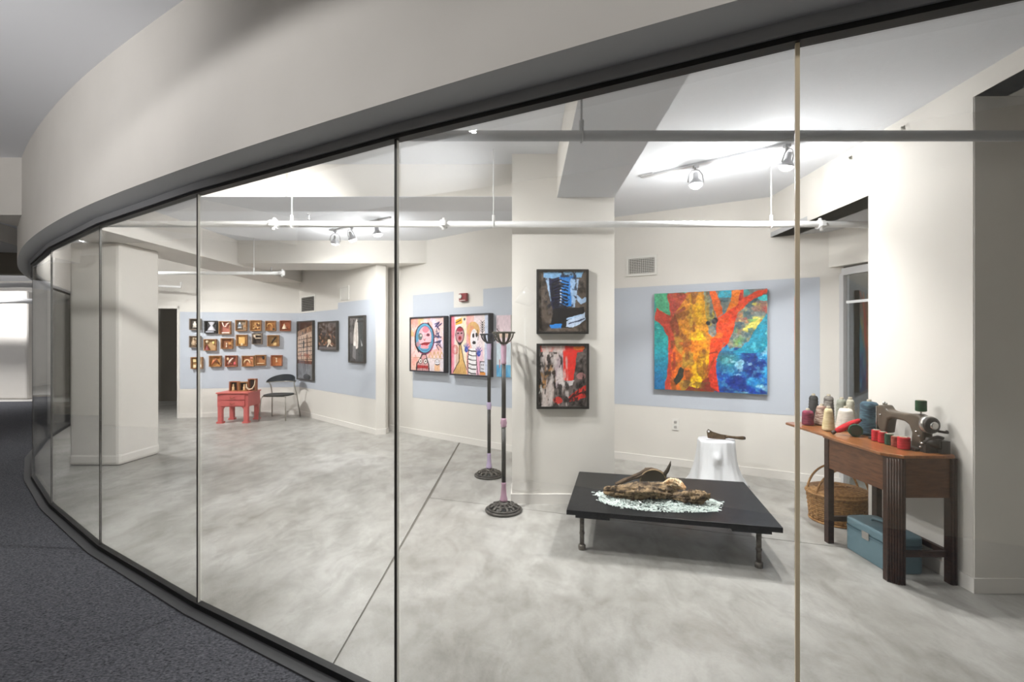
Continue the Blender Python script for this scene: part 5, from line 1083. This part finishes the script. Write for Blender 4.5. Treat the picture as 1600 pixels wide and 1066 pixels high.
MB().tube([dv*0.10, dv*0.2, dv*0.45, dv*0.75, dv*0.97], [0.013, 0.020, 0.024, 0.021, 0.013], 14).build('thread', RED, sh)
MB().tube([dv*-0.04, dv*0.0, dv*0.11], [0.012, 0.015, 0.011], 12).tube([dv*0.96, dv*1.02], [0.009, 0.012], 12).build('bobbin', M['handle_dark'], sh)

# ------------------------------------------------------------------ sewing machine (runs along the wall, hand wheel towards the lens)
M['mach'] = mat('brown_grey_enamel', rgb(92, 80, 68), 0.4, noise=(12, rgb(80, 70, 60), 0.4, 0.6)); M['mach_dark'] = mat('dark_machine_parts', rgb(54, 48, 44), 0.45); M['steel'] = mat('polished_steel', rgb(190, 188, 184), 0.25, 0.8)
sm_ = thing('sewing_machine', 'vintage brown sewing machine standing on the walnut cabinet', 'sewing machine', (2.565, 2.815, SZ), 0.0)
# local: y 0 (wheel side) .. 0.42 (needle head)
arm = [(0.07, 0.0), (0.155, 0.0), (0.145, 0.10), (0.165, 0.145), (0.20, 0.162), (0.30, 0.166), (0.335, 0.15), (0.345, 0.10), (0.352, 0.055), (0.40, 0.055), (0.425, 0.10), (0.43, 0.235), (0.37, 0.245), (0.345, 0.215), (0.30, 0.208), (0.20, 0.212), (0.13, 0.222), (0.085, 0.215), (0.065, 0.18)]
MB().prism_x(arm, -0.036, 0.036).build('arm', M['mach'], sm_, bevel=0.012)
MB().box(-0.085, 0.085, 0.06, 0.44, 0.0, 0.018).build('bed', M['mach_dark'], sm_, bevel=0.004)
MB().box(-0.034, 0.034, 0.428, 0.435, 0.07, 0.23).build('face_plate', M['steel'], sm_)
hw_ = MB().lathe([(0.030, 0.0), (0.054, 0.004), (0.056, 0.02), (0.052, 0.03), (0.040, 0.034)], 28).build('hand_wheel', M['steel'], sm_)
hw_.matrix_local = Matrix.Translation((-0.005, 0.07, 0.165)) @ Matrix.Rotation(math.pi/2, 4, 'X')
MB().lathe([(0.050, 0.030), (0.050, 0.04), (0.042, 0.046), (0.030, 0.046)], 28).build('wheel_rim', M['mach_dark'], hw_)
MB().lathe([(0.024, 0.044), (0.024, 0.056), (0.018, 0.06)], 18).build('clutch_knob', M['steel'], hw_)
MB().tube([(0.030, 0.03, 0.13), (0.062, 0.02, 0.125), (0.075, 0.018, 0.128)], [0.008, 0.008, 0.013], 8).build('crank', M['mach_dark'], sm_)
MB().tube([(-0.02, 0.055, 0.06), (0.02, 0.0, 0.06)], 0.030, 14).box(0.02, 0.072, -0.005, 0.07, 0.0, 0.075).box(-0.055, 0.02, 0.02, 0.075, 0.0, 0.05).build('motor', M['mach_dark'], sm_)
MB().tube([(-0.045, 0.045, 0.055), (-0.02, 0.03, 0.085), (0.02, 0.02, 0.098), (0.05, 0.02, 0.09)], 0.010, 8).build('bobbin_winder', M['mach_dark'], sm_)
for (x, y, z) in ((-0.042, 0.10, 0.115), (-0.042, 0.08, 0.09), (-0.06, 0.05, 0.03), (-0.06, 0.04, 0.055), (-0.038, 0.39, 0.175)):
    MB().lathe([(0.004, -0.006), (0.008, -0.003), (0.008, 0.003), (0.004, 0.006)], 10, (x, y, z)).build('chrome_screw', M['steel'], sm_)
MB().tube([(0, 0.405, 0.24), (0, 0.405, 0.262)], 0.009, 8).tube([(0, 0.385, 0.24), (0, 0.385, 0.256)], 0.007, 8).build('presser_knob', M['steel'], sm_)
MB().tube([(0, 0.39, 0.06), (0, 0.39, 0.02)], 0.004, 8).build('needle_bar', M['steel'], sm_)
MB().tube([(0, 0.115, 0.215), (0, 0.115, 0.235)], 0.005, 8).build('spool_pin', M['steel'], sm_)
spool('dark green thread spool on top of the sewing machine', 2.565, 2.93, 0.029, 0.072, yarn_mat('bottle_green_thread', (28, 84, 44), (18, 58, 32)), SZ+0.2375, group=None)

# ------------------------------------------------------------------ picnic basket and blue case under the table
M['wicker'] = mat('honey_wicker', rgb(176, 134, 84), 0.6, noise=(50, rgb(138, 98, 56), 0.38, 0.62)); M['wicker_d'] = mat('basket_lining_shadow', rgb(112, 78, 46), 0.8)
bk = thing('picnic_basket', 'round lidded wicker basket with two hoop handles under the open leaf', 'basket', (2.635, 3.78, 0), 0.0)
RX, RY, BH = 0.215, 0.20, 0.225
def ovl(r, z, n=44, ph=0.0, wv=0.0): return [((r*RX+wv*(1 if i % 2 else -1))*math.cos(2*math.pi*i/n+ph), (r*RY+wv*(1 if i % 2 else -1))*math.sin(2*math.pi*i/n+ph), z) for i in range(n)]
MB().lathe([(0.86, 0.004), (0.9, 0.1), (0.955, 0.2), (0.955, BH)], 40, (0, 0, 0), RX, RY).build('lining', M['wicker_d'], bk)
b = MB()
for k in range(13): b.tube(ovl(0.90+0.1*k/12, 0.012+(BH-0.03)*k/12, 44, 0, 0.0035*(1 if k % 2 else -1)), 0.0078, 6, closed=True)
for k in range(22):
    a = 2*math.pi*k/22; b.tube([(0.915*RX*math.cos(a), 0.915*RY*math.sin(a), 0.006), (1.0*RX*math.cos(a), 1.0*RY*math.sin(a), BH)], 0.006, 6)
tag(b.build('woven_side', M['wicker'], bk), kind='stuff')
MB().tube(ovl(1.03, BH), 0.011, 8, closed=True).tube(ovl(0.93, 0.008), 0.009, 8, closed=True).build('rim', M['wicker'], bk)
MB().lathe([(1.02, BH+0.006), (1.03, BH+0.016), (0.9, BH+0.036), (0.6, BH+0.05), (0.2, BH+0.055)], 40, (0, 0, 0), RX, RY).build('lid', M['wicker'], bk)
b = MB()
for k in range(9): b.tube(ovl(0.98-0.1*k, BH+0.024+0.0305*(1-(1-k/9)**2.2), 40), 0.007, 6, closed=True)
tag(b.build('woven_lid', M['wicker'], bk), kind='stuff')
for s in (-1, 1):
    MB().tube([(-RX*0.99*math.cos(a)*1.0, s*0.055+0.02*s*math.sin(a), BH-0.03+0.235*math.sin(a)) for a in [i*math.pi/18 for i in range(19)]], 0.0085, 8).build('handle', M['wicker'], bk)
M['case_blue'] = mat('teal_blue_vinyl', rgb(104, 130, 140), 0.45, bump=(200, 0.1)); M['case_trim'] = mat('case_piping', rgb(84, 108, 118), 0.45)
bc = thing('vanity_case', 'teal blue vanity case with metal latch standing under the sewing table', 'case', (2.345, 2.90, 0.0), 0.0)
def rrect(x0, x1, y0, y1, r, n=5):
    out = []
    for (cx, cy, a0) in ((x1-r, y1-r, 0), (x0+r, y1-r, 90), (x0+r, y0+r, 180), (x1-r, y0+r, 270)):
        for k in range(n+1): a = math.radians(a0+90*k/n); out.append((cx+r*math.cos(a), cy+r*math.sin(a)))
    return out
CWd, CL, CH = 0.225, 0.40, 0.225
MB().prism(rrect(0, CWd, 0, CL, 0.045), 0.0, 0.158).build('body', M['case_blue'], bc, bevel=0.006)
MB().prism(rrect(-0.003, CWd+0.003, -0.003, CL+0.003, 0.047), 0.158, 0.168).build('piping', M['case_trim'], bc)
ld_ = MB().prism(rrect(0, CWd, 0, CL, 0.045), 0.168, CH).build('lid', M['case_blue'], bc, bevel=0.012)
MB().tube([(CWd*0.5, 0.11, CH-0.004), (CWd*0.5, 0.12, CH+0.018), (CWd*0.5, 0.2, CH+0.03), (CWd*0.5, 0.28, CH+0.018), (CWd*0.5, 0.29, CH-0.004)], 0.009, 8).build('handle', M['case_blue'], ld_)
MB().box(-0.007, 0.001, 0.165, 0.225, 0.135, 0.185).build('latch', M['steel'], bc, bevel=0.002)
